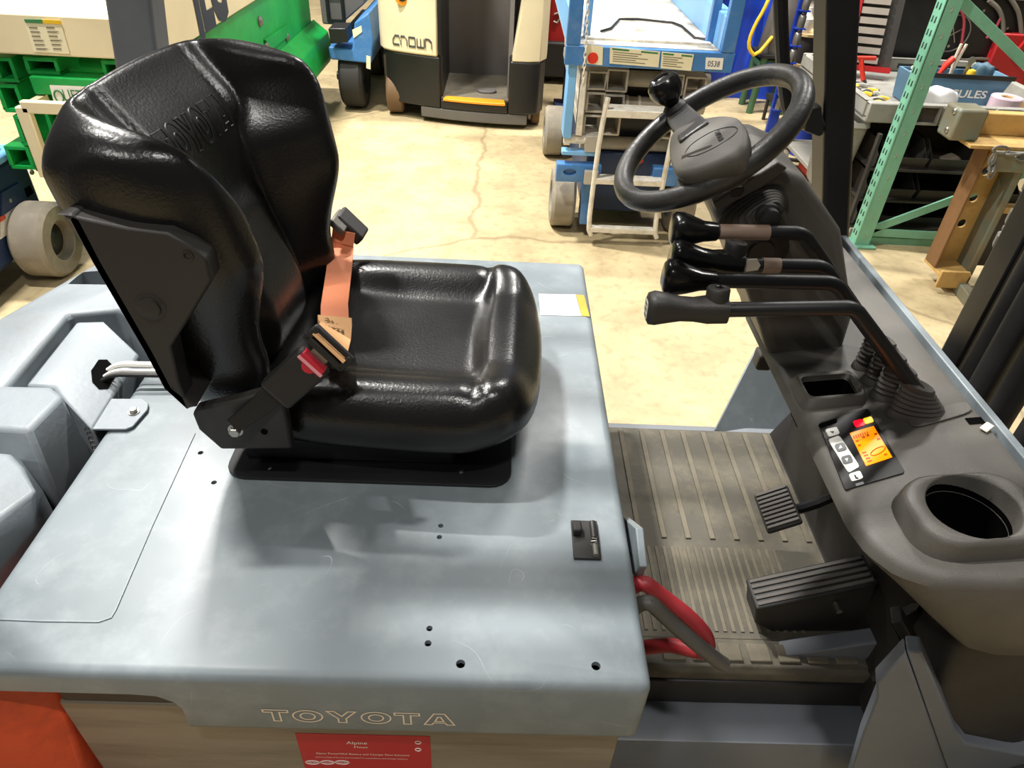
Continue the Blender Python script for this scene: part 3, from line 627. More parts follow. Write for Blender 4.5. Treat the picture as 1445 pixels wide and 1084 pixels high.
for (x, y), up in (((1186, 632), 1), ((1195, 649.5), 0)):
    k_ = obj('keypad_button', ob(rquad([(x-9, y-3.5), (x+4, y-7), (x+9, y+2.8), (x-4, y+6.6)], .25), .0038, .0018), 'button_grey', kp)
    obj('arrow_mark', ob([(x-2.5, y+1.5), (x+3, y-.2), (x-.3, y-4)] if up else [(x-3, y-2), (x+2, y-3.4), (x+.6, y+2)], .0057, .0003), 'white', kp)
obj('panel_button', ob(rquad([(1197, 670), (1213, 665), (1218, 675.5), (1202, 680.5)]), .0026, .0016), 'white', dp)
obj('arrow_mark', ob([(1170.5, 609), (1177, 608.4), (1176, 612)], .0043, .0003), 'black_paint', dp)
obj('arrow_mark', ob([(1205, 670.5), (1207, 670), (1209, 674), (1211.5, 673.8), (1211, 676), (1207.5, 676)], .0043, .0003), 'black_paint', dp)
obj('hourglass_mark', ob([(1207, 683), (1218, 679.6), (1219.5, 683), (1208.5, 686.2)], .0026, .0002), 'button_grey', dp)
obj('key_slot', ob(rquad([(1154, 600), (1180, 592), (1181, 596), (1157, 604)]), .0026, .002), 'black_hole', dp)
obj('console_trim', G().box(.772, .786, .52, 1.50, .955, zc(.772)+.0015), 'hood_paint', cn, bevel=.002, label='pale grey metal strip along the front edge')
c = pc(1392, 604, .001); obj('trim_clip', frame_box(G(), c, (.4, .3, 0), (-.3, .5, 0), (0, 0, 1), .012, .006, .003), 'cream_tag', cn, bevel=.001)
c = pc(1376, 594, .0006); obj('clip_notch', frame_box(G(), c, (1, 0, .15), (0, 1, 0), (-.15, 0, 1), .012, .007, .001), 'black_hole', cn)
obj('lower_cover', G().loft([[V3(.745+q[0]*s_, .62+q[1]*.5, z) for q in rrect(0, .25, 0, 1.5, .06)] for z, s_ in ((.36, 1.1), (.5, 1.0), (.76, .9))]), 'shell_plastic', FK, smooth=50)

# steering column, cowl
cq = [(.335, 1.225), (.352, 1.262), (.425, 1.302), (.47, 1.285), (.555, 1.200), (.628, 1.045), (.635, .95), (.50, .95), (.472, 1.006), (.40, 1.13)]
cwl = obj('steering_cowl', G().ext(cq, 'y', 1.055, 1.29), 'console_plastic', FK, bevel=.018, seg=4)
lipq = [py(x, y, 1.05) for x, y in [(1006, 287), (1011, 299), (1072, 268), (1112, 238), (1098, 228), (1060, 252)]]
lip = obj('cowl_lip', G().prism(lipq, (0, .02, 0)), 'console_plastic', cwl, bevel=.003)
lq = [py(x, y, 1.045) for x, y in [(1030, 272), (1034, 267), (1048, 263), (1051, 268), (1046, 277), (1033, 280)]]
obj('cowl_clip', G().prism(lq, (0, .015, 0)), 'dark_plastic', cwl, bevel=.002)
bx0 = py(1062, 303, 1.05); d1 = unit(py(1095, 275, 1.05)-py(1020, 322, 1.05)); d2 = np.cross(d1, (0, 1, 0))
def oval(c, a, b_, k=28, p=2.6): return [c+d1*a*math.copysign(abs(math.cos(t))**(2/p), math.cos(t))+d2*b_*math.copysign(abs(math.sin(t))**(2/p), math.sin(t)) for t in np.linspace(0, 2*math.pi, k, endpoint=False)]
for k in range(6):
    c = bx0+V3(0, -.002-.0035*k, 0)+d1*(.004*k)-d2*.0
    g = G(); a, b_ = .056-.0065*k, .034-.0038*k
    g.loft([oval(c+V3(0, .008, 0), a, b_), oval(c, a, b_), oval(c-V3(0, .002, 0), a-.002, b_-.002), oval(c-V3(0, .0005, 0), a-.006, b_-.004)])
    obj('column_boot_fold', g, 'boot_rubber', cwl, smooth=50)
cst = bx0+d1*.018+V3(0, -.022, 0)
obj('column_boot', G().lathe([(.019, 0), (.019, .008), (.015, .010), (.015, .022), (.010, .024)], cst, (0, -1, 0), 20), 'rubber', cwl)
bx1 = py(1072, 352, 1.05)
obj('column_cap', G().lathe([(.046, -.006), (.046, .004), (.040, .007), (.022, .008), (.020, .014), (.0, .014)], bx1, (0, -1, 0), 28), 'shell_plastic', cwl)

# steering wheel
WC = py(998, 193.8, 1.15); wt = math.radians(37); waz = math.radians(2.9)
wn = V3(-math.sin(wt)*math.cos(waz), -math.sin(wt)*math.sin(waz), math.cos(wt)); wa = unit(np.cross((0, 1, 0), wn)); wb = np.cross(wn, wa); WR = .152
def wpl(x, y, h=0):                                        # pixel -> point on the wheel's plane (raised by h)
    d = ray(x, y); return CAM+d*(((WC+wn*h-CAM) @ wn)/(d @ wn))
g = G(); nn_ = 72
for i in range(nn_):
    pass
ringsT = [[WC+(WR+.0165*math.cos(b_))*(math.cos(a)*wa+math.sin(a)*wb)+wn*.0165*math.sin(b_)*1.05 for b_ in np.linspace(0, 2*math.pi, 14, endpoint=False)] for a in np.linspace(0, 2*math.pi, nn_, endpoint=False)]
vs = [p for r in ringsT for p in r]; fs = [(i*14+j, i*14+(j+1) % 14, ((i+1) % nn_)*14+(j+1) % 14, ((i+1) % nn_)*14+j) for i in range(nn_) for j in range(14)]
sw = obj('steering_wheel', G().add(vs, fs), 'rim_rubber', FK, smooth=80)
hp = [(950, 213), (957, 196), (1000, 180), (1042, 176), (1058, 188), (1063, 210), (1052, 232), (1020, 246), (985, 258), (962, 262), (952, 245)]
hpl = chaikin([wpl(x, y, .018) for x, y in hp], 2); hpl = resample(hpl, 60); hc = np.mean(hpl, 0)
g = G().loft([[hc+(p-hc)*k+wn*h for p in hpl] for k, h in ((.5, -.05), (.72, -.042), (.92, -.015), (.98, .0), (1.0, .010), (.97, .018), (.90, .022), (.3, .026))])
hbv = BVHTree.FromPolygons(g.v, g.f)
hb = obj('hub_pad', g, 'console_plastic', sw, smooth=60)
el = [hc+wn*.0255+(wpl(1000, 180)-wpl(1000, 240))*0 for _ in range(1)]
e1 = unit(wpl(1030, 186)-wpl(975, 214)); e2 = np.cross(wn, e1)
ec = wpl(1003, 200, .042)
def on_hub(p):
    hit = hbv.ray_cast(Vector(p+wn*.1), Vector(-wn))[0]; return np.array(hit)+wn*.0002 if hit is not None else p
obj('hub_badge', G().tube([on_hub(ec+e1*.040*math.cos(a)+e2*.024*math.sin(a)) for a in np.linspace(0, 2*math.pi, 33)], .0009, 5), 'dark_plastic', hb)
te = unit(wpl(1012, 208)-wpl(1000, 186)); tu = np.cross(wn, te)
outline_word('lettering', 'TOYOTA', 'dark_plastic', hb, lambda u, v: on_hub(ec+te*(u-.017)+tu*(v+.010)), .034, .007, .0005)
def spoke(pr, w0, w1, hub_k=.75):
    p = wpl(*pr); d = unit(p-WC); s_ = np.cross(wn, d); rim = WC+d*(WR-.004); inn = hc+d*.03
    f = lambda c, w, h0, h1: [c-s_*w+wn*h0, c+s_*w+wn*h0, c+s_*w+wn*h1, c-s_*w+wn*h1]
    return G().loft([f(inn, w0, -.02, .030), f(inn*.5+rim*.5, (w0+w1)/2, -.012, .020), f(rim, w1, -.008, .012)])
obj('spoke', spoke((952, 158), .026, .022), 'rim_rubber', sw, bevel=.005, seg=3)
obj('spoke', spoke((968, 285), .026, .018), 'console_plastic', sw, bevel=.004, seg=3)
kp_ = WC+unit(wpl(952, 158)-WC)*(WR-.002); ka = unit(wn+V3(-.05, 0, .15))
kb_ = obj('knob_clamp', G().lathe([(.020, -.018), (.024, -.005), (.022, .014), (.014, .022)], kp_, wn, 20), 'dark_plastic', sw)
obj('spinner_knob', G().lathe([(.011, .010), (.010, .022), (.016, .027), (.025, .037), (.0295, .050), (.0285, .063), (.022, .071), (.017, .0715), (.013, .068), (.0, .067)], kp_, ka, 28), 'knob_black', sw)

# hydraulic levers
LV = [dict(Y=.995, knob=(946, 325), neck=(1012, 327), bend=(1133, 329), foot=(1238, 478), wrap=(1014, 1085), worn=0, btn=0),
      dict(Y=.952, knob=(946, 362), neck=(1046, 374), bend=(1162, 376), foot=(1252, 499), wrap=(1075, 1100), worn=0, btn=1),
      dict(Y=.912, knob=(935, 392), neck=(1010, 396), bend=(1178, 399), foot=(1266, 519), wrap=None, worn=0, btn=0),
      dict(Y=.866, knob=(912, 436), neck=(1026, 437), bend=(1205, 434), foot=(1290, 544), wrap=None, worn=1, btn=1)]
for L_ in LV:
    Y = L_['Y']; k0, n0, b0, f0 = (py(*L_[k], Y) for k in ('knob', 'neck', 'bend', 'foot'))
    hd = unit(n0-b0); ft = V3(f0[0], Y, zc(f0[0])+.055)
    path = [n0-hd*-.01, b0*.5+n0*.5, b0+hd*.03, b0, b0+unit(ft-b0)*.03, b0*.5+ft*.5, ft, ft+unit(ft-b0)*.03]
    lv = obj('control_lever', G().tube(path, .0110, 12, 2), 'black_paint', FK)
    kl = np.linalg.norm(k0-n0); kd = unit(k0-n0); up = unit(np.cross(kd, (0, 1, 0))); up = up if up[2] > 0 else -up; sdv = V3(0, 1, 0)
    def sect(c, a, b_, n=20, p=2.8): return [c+sdv*a*math.copysign(abs(math.cos(t))**(2/p), math.cos(t))+up*b_*math.copysign(abs(math.sin(t))**(2/p), math.sin(t)) for t in np.linspace(0, 2*math.pi, n, endpoint=False)]
    if L_['btn']: pr = [(0, .011, .012, 0), (.01, .019, .018, 0), (.25, .019, .019, 0), (.42, .016, .0165, 0), (.58, .016, .017, .001), (.75, .018, .021, .002), (.90, .020, .024, .002), (.975, .019, .022, .001), (1.0, .014, .016, 0)]
    else: pr = [(0, .012, .012, 0), (.02, .013, .013, 0), (.30, .015, .015, 0), (.55, .020, .021, .001), (.75, .023, .025, .002), (.90, .023, .025, .002), (.97, .019, .021, .001), (1.0, .012, .014, 0)]
    kn = obj('lever_knob', G().loft([sect(n0+kd*kl*t+up*o_, a, b_) for t, a, b_, o_ in pr]), 'knob_worn' if L_['worn'] else 'knob_black', lv, smooth=70)
    if L_['btn']:
        c = n0+kd*kl*.14+up*.010+V3(0, .003, 0)
        obj('thumb_switch', G().lathe([(.017, -.012), (.0165, .012), (.0165, .020), (.0150, .0225), (.0115, .0225), (.0105, .0215), (.0, .0215)], c, unit(up+V3(.0, .18, 0)), 22), 'knob_worn' if L_['worn'] else 'dark_plastic', lv)
        if L_['worn']: obj('thumb_button', G().lathe([(.005, 0), (.005, .003), (.003, .0045), (0, .0045)], c+unit(up+V3(0, .18, 0))*.0205+V3(.002, .003, 0), unit(up+V3(0, .18, 0)), 14), 'knob_black', lv)
    if L_['worn']:
        c = k0-kd*.0005; q = [c+sdv*a*.009+up*b_*.014 for a, b_ in [(-1, -.7), (-.7, -1), (.7, -1), (1, -.7), (1, .7), (.7, 1), (-.7, 1), (-1, .7)]]
        obj('lever_symbol', G().prism(q, kd*.0012), 'paper', lv, label='white symbol plate on the end of the knob')
        for k in range(3): obj('symbol_mark', G().prism([c+kd*.0012+sdv*a*.005+up*(-.009+.009*k+b_*.002) for a, b_ in [(-1, -1), (1, -1), (1, 1), (-1, 1)]], kd*.0005), 'black_paint', lv)
    if L_['wrap']:
        a, b_ = (py(x, L_['neck'][1], Y) for x in L_['wrap']); f_ = lambda X: n0+(b0-n0)*((X-n0[0])/(b0[0]-n0[0]))
        obj('lever_wrap', G().tube([f_(a[0]), f_(b_[0])], .0116, 12), 'tan_wrap', lv)
    bo0 = V3(f0[0]+.018, Y, zc(f0[0]+.02)); ax_ = unit(V3(-.22, 0, 1)); pr_ = [(.030, -.004)]
    for k in range(6): pr_ += [(.0285-.0012*k, .002+.008*k), (.0255-.0012*k, .006+.008*k)]
    pr_ += [(.022, .052), (.0215, .057), (.010, .0585)]
    # bellows: wide along X, narrow along Y
    rgs = []
    for r, h in pr_: rgs.append([bo0+V3(-.25*h, 0, h)+V3((r*1.75)*math.cos(t)*(1-h*4.5)+.010*(1-h*16), r*.82*math.sin(t), .018*math.cos(t)*(-h*8)) for t in np.linspace(0, 2*math.pi, 28, endpoint=False)])
    obj('lever_boot', G().loft(rgs), 'boot_rubber', lv, smooth=40)
    if Y == .952:
        c = py(1060, 377, Y-.006); obj('paper_tag', G().prism([py(x, y, Y-.011) for x, y in [(1046, 374), (1056, 366), (1068, 365), (1073, 374), (1069, 381), (1052, 383)]], (0, -.001, 0)), 'cream_tag', lv)
obj('wiring_harness', G().tube([py(1096, 290, 1.04), py(1150, 370, 1.03), py(1215, 460, 1.03), pc(1262, 500, .01)], .005, 8, 2), 'boot_rubber', FK)

# overhead guard
og = obj('overhead_guard', G().box(-.70, .46, .50, .56, 2.06, 2.12).box(-.70, .46, 1.50, 1.56, 2.06, 2.12), 'black_paint', FK, bevel=.008)
for Y0 in (.545, 1.475):
    obj('guard_pillar', G().bar((.782, Y0+.04, .93), (.437, Y0+.04, 2.10), .08, .062, (1, 0, 0)), 'black_paint', og, bevel=.008, seg=3)
    obj('guard_pillar', G().bar((-.778, Y0+.04, .86), (-.62, Y0+.04, 2.10), .07, .085, (1, 0, 0)), 'frame_paint', og, bevel=.008, seg=3)
obj('guard_beam', G().box(-.70, -.62, .50, 1.56, 2.05, 2.12), 'black_paint', og, bevel=.006); obj('guard_beam', G().box(.38, .46, .50, 1.56, 2.05, 2.12), 'black_paint', og, bevel=.006)
for k in range(6): obj('guard_slat', G().box(-.64, .40, .645+k*.15, .685+k*.15, 2.06, 2.11), 'black_paint', og)
# grab handle on the far pillar
gh = [py(x, y, 1.49) for x, y in [(1101, -60), (1101, 0), (1103, 60), (1108, 140), (1118, 168), (1140, 176), (1168, 172)]]
obj('grab_handle', G().tube(gh, .0135, 10, 1), 'black_paint', og)
hq = [py(x, y, 1.47) for x, y in [(1140, 152), (1160, 150), (1163, 190), (1156, 194), (1135, 186)]]
obj('handle_bracket', G().prism(hq, (0, .03, 0)), 'black_paint', og, bevel=.004)

# mast and hoses in front of the dash
ms = obj('mast', G().box(1.00, 1.10, 1.24, 1.31, .06, 2.3).box(1.00, 1.10, .72, .79, .06, 2.3).box(1.06, 1.10, .79, 1.24, .25, .40).box(1.06, 1.10, .79, 1.24, 1.7, 1.82), 'black_paint', FK, bevel=.006)
for Y, X, r in ((1.19, 1.0, .024), (1.13, .985, .026), (1.06, .99, .026), (.99, 1.0, .022)): obj('lift_hose', G().tube([(X+.03, Y, .2), (X, Y, .7), (X, Y, 1.2), (X+.02, Y, 2.2)], r, 12, 1), 'rubber', ms)
for Y, X, r in ((.91, .975, .016),):
    g = G(); zz = np.arange(.3, 2.0, .012); g.tube([(X, Y, z) for z in zz], [r if i % 2 else r*.82 for i in range(len(zz))], 12); obj('corrugated_hose', g, 'hose_grey', ms)
obj('lift_hose', G().tube([(.98, .87, .3), (.975, .87, 2.0)], .007, 8), 'hose_grey', ms)
hX = py(1336, 500, 1.32); 
obj('pressure_hose', G().tube([V3(hX[0]+.05, 1.32, .55), V3(hX[0], 1.32, hX[2]-.08), V3(hX[0], 1.32, hX[2]), V3(hX[0]+.004, 1.32, 1.06)], .0145, 12, 1), 'hose_grey', ms)
for z, r, h, n in ((1.06, .024, .03, 6), (1.095, .019, .012, 16), (1.11, .022, .03, 6), (1.145, .017, .03, 16), (1.18, .020, .02, 16)):
    obj('hose_fitting', G().lathe([(r*.9, 0), (r, .003), (r, h-.003), (r*.9, h)], (hX[0]+.004, 1.32, z), (0, 0, 1), n), 'grey_steel', ms, smooth=25)
obj('hose_pipe', G().tube([V3(hX[0]+.004, 1.32, 1.2), V3(hX[0]+.004, 1.32, 2.1)], .013, 10), 'hose_grey', ms)
# ------------------------------------------------------------------ machines and workshop behind the forklift
mat('cream_paint', (226, 212, 176), .45, 0, .06, 4, .04, 50)
mat('truck_black', (24, 23, 22), .45, 0, .12, 5, .05, 60)
mat('truck_grey', (92, 88, 84), .6, 0, .1, 5)
mat('orange_edge', (240, 150, 30), .5, 0, .05)
mat('navy_letter', (30, 42, 64), .5, 0, .05)
mat('grey_letter', (74, 74, 74), .5, 0, .05)
mat('lift_blue', (62, 118, 178), .42, 0, .12, 4, .08, 50, (120, 150, 186), .5, 12)
mat('pale_blue', (118, 176, 226), .4, 0, .1, 4, .05, 50)
mat('dark_blue', (26, 48, 84), .5, 0, .15, 4)
mat('deck_worn', (212, 204, 188), .55, 0, .10, 5, .1, 60, (96, 92, 88), .8, 7)
mat('arm_grey', (176, 170, 158), .5, .1, .1, 8, .05, 60, (120, 112, 100), .5, 12)
mat('white_worn', (226, 220, 206), .55, 0, .08, 8, .05, 60, (150, 140, 122), .6, 18)
mat('tyre_grey', (138, 130, 116), .75, 0, .12, 8, .2, 60, (176, 166, 148), .5, 10)
mat('tyre_black', (40, 38, 36), .75, 0, .12, 8, .2, 60)
mat('tyre_brown', (104, 80, 54), .7, 0, .12, 8, .2, 60)
mat('placard', (232, 224, 190), .6, 0, .05)
mat('green_ink', (56, 124, 76), .6, 0, .05)
mat('grey_ink', (120, 114, 96), .7, 0, .05)
mat('lift_green', (20, 158, 70), .4, 0, .12, 4, .08, 60, (14, 110, 52), .5, 9)
mat('rack_green', (122, 182, 154), .45, 0, .1, 6, .05, 60, (92, 150, 124), .5, 12)
mat('slot_dark', (30, 56, 46), .8, 0, .05)
mat('rust_yellow', (196, 160, 96), .6, .1, .16, 8, .2, 60, (120, 84, 48), .75, 8)
mat('rust_brown', (124, 90, 56), .65, .1, .16, 8, .2, 60, (90, 62, 40), .6, 8)
mat('patina', (120, 116, 96), .55, .2, .16, 8, .2, 60, (88, 130, 132), .7, 7)
mat('plastic_grey', (150, 148, 140), .6, 0, .1, 8, .1, 60, (110, 106, 98), .4, 10)
mat('bin_black', (58, 54, 50), .6, 0, .1, 6)
mat('red_paint', (176, 34, 36), .4, 0, .1, 5)
mat('slat_grey', (160, 150, 138), .6, 0, .08, 6)
mat('canvas_blue', (92, 128, 154), .8, 0, .1, 9, .3, 150)
mat('bright_blue', (24, 66, 190), .45, 0, .1, 5)
mat('bright_red', (220, 52, 34), .45, 0, .06, 5)
mat('hose_yellow', (226, 184, 40), .5, 0, .06)
mat('spool_wood', (212, 180, 130), .7, 0, .12, 10, .1, 60)
mat('wire_red', (170, 60, 72), .5, 0, .15, 60, stretch=(1, 1, 12))
mat('wire_black', (46, 44, 44), .6, 0, .1, 40, .4, 90)
mat('dark_green', (58, 92, 62), .5, 0, .1, 6)
mat('clear_plastic', (206, 204, 204), .25, 0, .06, 14, .3, 60)
mat('pink_tape', (206, 180, 190), .35, 0, .08, 10)
mat('glove_blue', (74, 104, 120), .7, 0, .1, 12)

def wheelg(c, r, w, n=32, ax=(1, 0, 0), hub=.55):
    g = G().lathe([(r*.2, -w*.2), (r*hub*.95, -w*.22), (r*hub, -w/2), (r*.9, -w/2), (r, -w/2+w*.12), (r, w/2-w*.12), (r*.9, w/2), (r*hub, w/2), (r*hub*.95, w*.22), (r*.2, w*.2)], c, ax, n); return g
def ring_end(x0, x1, z0, z1, Y0, Y1, t=.012):            # hollow rectangular tube seen from its end
    g = G()
    for a in ((x0, x1, z0, z0+t), (x0, x1, z1-t, z1), (x0, x0+t, z0+t, z1-t), (x1-t, x1, z0+t, z1-t)): g.box(a[0], a[1], Y0, Y1, a[2], a[3])
    return g
def print_lines(parent, q, rows, m='grey_ink', head='green_ink', t=.002):   # printed placard: heading strip and rows of text
    a, b_, c_, d_ = [np.asarray(p, float) for p in q]                       # tl, tr, br, bl
    f = lambda u, v: a*(1-u)*(1-v)+b_*u*(1-v)+c_*u*v+d_*(1-u)*v
    n = unit(np.cross(b_-a, d_-a)); n = n if n @ (CAM-a) > 0 else -n
    def strip(u0, u1, v0, v1, mm, nm): obj(nm, G().prism([f(u0, v0)+n*t, f(u1, v0)+n*t, f(u1, v1)+n*t, f(u0, v1)+n*t], n*.0008), mm, parent)
    strip(.04, .38, .06, .16, head, 'placard_heading'); strip(.62, .96, .06, .16, head, 'placard_heading')
    for k in range(rows):
        v = .26+.68*k/rows; strip(.06, .5+.42*random.random(), v, v+.22/rows, m, 'placard_line')

# --- cream and black stand-up truck
RT = thing('reach_truck', 'cream and black stand-up lift truck with open operator doorway behind the forklift seat', 'lift truck', (-.3, 5.8, 0))
Yf = lambda X: 5.19+.22*((X-.05)/.95)**2
fr = lambda a, b_, n=8: [(x, Yf(x)) for x in np.linspace(a, b_, n)]
lo = [(-.47, 6.3), (-.47, Yf(-.47))]+fr(-.47, -.80)[1:]+[(-.86, Yf(-.83)+.03), (-.897, Yf(-.86)+.10), (-.905, 5.65), (-.905, 6.3)]
g = G().loft([[V3(.5*(-.47-.905)*0+x*(1 if x < -.5 else 1), y, z) for x, y in lo] for z in (.455, .62, 1.0, 1.7)])
cab = obj('body_panel', g, 'cream_paint', RT, bevel=.012)
def rp(z): s_ = .045+.06*(z-.46)/.4; return [V3(max(x, s_) if i in (0, 1) else x, y, z) for i, (x, y) in enumerate([(.045, 6.3), (.045, Yf(.05)), (.16, Yf(.16)), (.24, Yf(.22)+.02), (.285, 5.31), (.295, 5.45), (.295, 6.3)])]
obj('body_panel', G().loft([rp(z) for z in (.465, .7, 1.0, 1.5)]), 'cream_paint', RT, bevel=.012)
base = G()
base.ext([(-.455, 6.3), (-.455, Yf(-.455)+.005)]+[(x, y+.006) for x, y in fr(-.455, -.78)[1:]]+[(-.85, Yf(-.8)+.05), (-.885, Yf(-.85)+.14), (-.885, 6.3)], 'z', .11, .455)
base.ext([(.03, 6.3), (.03, Yf(.03)+.005), (.16, Yf(.16)), (.24, Yf(.22)+.02), (.28, 5.32), (.285, 6.3)], 'z', .11, .465)
base.ext([(-.455, 6.3)]+[(x, y+.006) for x, y in fr(-.455, .03)]+[(.03, 6.3)], 'z', .11, .172)
obj('truck_base', base, 'truck_black', RT, bevel=.012)
obj('bumper', G().ext([(-.60, 5.7)]+[(x, y+.01) for x, y in fr(-.60, .17)]+[(.17, 5.7)], 'z', .035, .11), 'truck_grey', RT, bevel=.008)
obj('step_edge', G().ext([(x, y-.004) for x, y in fr(-.435, .010)]+[(.0, Yf(0)+.09), (-.42, Yf(-.42)+.07)], 'z', .168, .186), 'orange_edge', RT, bevel=.004)
fl_ = obj('compartment_floor', G().box(-.45, .03, 5.28, 6.0, .170, .182), 'mat_rib', RT)
obj('floor_pedal', G().ext(rrect(-.20, -.06, 5.42, 5.54, .05), 'z', .182, .198), 'truck_grey', RT, bevel=.004)
obj('compartment_wall', G().box(-.46, .10, 5.95, 6.0, .18, 1.5), 'truck_grey', RT)
obj('compartment_wall', G().box(-.47, -.44, 5.30, 5.96, .18, 1.5), 'truck_black', RT)
obj('compartment_wall', G().ext([(5.33, .18), (5.96, .18), (5.96, 1.5), (5.60, 1.5)], 'x', .02, .05), 'truck_grey', RT)
obj('grab_post', G().tube([(-.452, Yf(-.45)+.02, .47), (-.452, Yf(-.45)+.02, 1.6)], .014, 8), 'truck_black', RT)
wl_ = obj('wheel', wheelg((-.80, Yf(-.8)+.14, .15), .15, .12, hub=.3), 'tyre_brown', RT)
wr_ = obj('wheel', wheelg((.235, Yf(.25)+.18, .09), .09, .06, hub=.3), 'tyre_brown', RT)
obj('wheel', wheelg((.145, Yf(.25)+.18, .09), .09, .05, hub=.3), 'tyre_black', RT)
obj('power_unit', G().box(-.88, .28, 6.3, 7.0, .12, 1.45), 'truck_black', RT, bevel=.02)
strokes = {'c': [[(.9, .72), (.9, 1), (.32, 1), (.03, .6), (0, .08), (.06, 0), (.9, 0)]], 'r': [[(0, .80), (.05, 1), (.55, 1), (.85, .72), (.85, 0)], [(.0, .55), (.0, .0)]],
           'o': [[(0, 0), (0, 1), (.85, 1), (.85, 0), (0, 0)]], 'w': [[(0, 1), (0, 0), (.95, 0), (.95, 1)], [(.48, 1), (.48, 0)]], 'n': [[(0, 0), (0, 1), (.5, 1), (.85, .68), (.85, 0)]]}
o0 = py(552, 66, 5.27); W_ = .052; H_ = .056
for i, ch in enumerate('crown'):
    g = G()
    for st_ in strokes[ch]:
        pts = [V3(o0[0]+(i*1.12+u)*W_, Yf(o0[0]+(i*1.12+u)*W_)-.002, o0[2]+v*H_) for u, v in st_]
        for a, b_ in zip(pts[:-1], pts[1:]): g.bar(a, b_, .004, .0125) if abs(a[0]-b_[0]) > abs(a[2]-b_[2]) else g.bar(a, b_, .0125, .004, (1, 0, 0))
    obj('lettering', g, 'grey_letter', cab)
c = py(566, -2, 5.27); c[1] = Yf(c[0])-.004
obj('emblem', G().lathe([(.05, 0), (.05, .006), (.03, .008)], c, (0, -1, 0), 24), 'orange_edge', cab)
obj('emblem', G().lathe([(.034, 0), (.034, .004)], c+V3(0, -.008, .01), (0, -1, 0), 24), 'truck_black', cab)

# --- blue scissor lift facing the camera
SL = thing('scissor_lift', 'blue scissor lift with cream ladder and printed placards behind the steering wheel', 'scissor lift', (.65, 4.4, 0))
Y0 = 3.45
obj('deck', G().box(.28, 1.03, 3.47, 5.1, .93, .958), 'deck_worn', SL)
fb = obj('front_beam', G().box(.268, 1.035, 3.44, 3.475, .872, .955), 'lift_blue', SL, bevel=.004)
for a, b_ in ((.27, .335), (.965, 1.03)): obj('side_wall', G().box(a, b_, 3.47, 5.1, .958, 1.10), 'pale_blue', SL, bevel=.004)
for X, Y, w, m_ in ((.300, 3.46, .062, 'lift_blue'), (1.000, 3.46, .062, 'lift_blue'), (.955, 3.62, .04, 'lift_blue'), (.375, 3.62, .03, 'pale_blue'), (.30, 5.05, .06, 'lift_blue'), (1.0, 5.05, .06, 'lift_blue')):
    obj('guard_rail_post', G().box(X-w/2, X+w/2, Y-.02, Y+.02, .956, 2.05), m_, SL, bevel=.004)
for Z in (1.55, 2.03):
    for X in (.30, 1.0): obj('guard_rail', G().cyl((X, 3.46, Z), (X, 5.05, Z), .02, 10), 'lift_blue', SL)
    obj('guard_rail', G().cyl((.30, 5.05, Z), (1.0, 5.05, Z), .02, 10), 'lift_blue', SL)
obj('deck_wire', G().tube([pz(x, y, .966) for x, y in [(848, 44), (862, 40), (874, 27), (900, 27), (950, 32), (962, 37), (980, 53), (1000, 56)]], .006, 6), 'black_paint', SL)
obj('deck_hinge_strip', G().box(.37, .95, 3.56, 3.60, .958, .968), 'white_worn', SL)
for q in ([(861, 66), (931.5, 73), (929, 95), (860, 89.5)], [(934, 73), (979, 77), (975, 100), (932, 96)]):
    w = [py(x, y, 3.439) for x, y in q]; plq = plate('placard', w, 'placard', fb, .002); print_lines(fb, w, 5)
plate('placard', [py(x, y, 3.439) for x, y in [(826, 63), (851, 65), (850, 92), (828, 90)]], 'placard', fb, .002)
obj('red_sticker', G().lathe([(.024, 0), (.024, .002)], py(836.5, 82, 3.437), (0, -1, 0), 24), 'bright_red', fb)
tg_ = plate('number_tag', [py(x, y, 3.439) for x, y in [(996, 81), (1021, 82), (1019, 98.5), (995, 97.5)]], 'paper', fb, .002)
text('lettering', '0538', 'navy_letter', fb, py(998, 93.5, 3.4365), (1, 0, 0), (0, 0, 1), width=.055, size=.034, thick=.0004)
for k in range(18):
    t = k/17; c = py(830-6*t-4*max(0, t-.6), -4+126*t, 3.425); u_ = (1, 0, 0) if k % 2 else (0, 1, 0); g = G()
    a_, z_ = V3(*u_)*.006, V3(0, 0, .0155); g.tube([c+a_*math.cos(s_)+z_*math.sin(s_) for s_ in np.linspace(0, 2*math.pi, 9)], .0028, 5); obj('chain_link', g, 'white_worn', SL)
obj('corner_upright', G().prism([py(x, y, 3.46) for x, y in [(803, 90), (815, 91), (806, 196), (794, 195)]], (0, .14, 0)), 'pale_blue', SL, bevel=.004)
obj('corner_upright', G().prism([py(x, y, 3.47) for x, y in [(821, 100), (829, 101), (821, 192), (812, 191)]], (0, .05, 0)), 'white_worn', SL, bevel=.003)
obj('cross_shaft', G().cyl((.30, 3.50, .52), (.42, 3.50, .52), .022, 14), 'white_worn', SL)
cells = [(831, 100, 855, 128), (829, 130, 852, 160), (825, 162, 847, 191), (858, 97, 884, 131), (855, 133, 879, 160), (850, 163, 873, 192), (941, 104, 962, 135), (969, 108, 993, 140), (929, 183, 950, 197)]
for x0_, y0_, x1_, y1_ in cells:
    a, c = py(x0_, y0_, 3.50), py(x1_, y1_, 3.50); lo_, hi_ = min(a[0], c[0]), max(a[0], c[0])
    obj('arm_end', ring_end(lo_, hi_, c[2], a[2], 3.50, 3.62, .009), 'arm_grey', SL, bevel=.002)
for z, r in ((.775, .038), (.655, .036), (.455, .034)): obj('cross_tube', G().cyl((.40, 3.66, z), (1.0, 3.66, z), r, 16), 'arm_grey', SL)
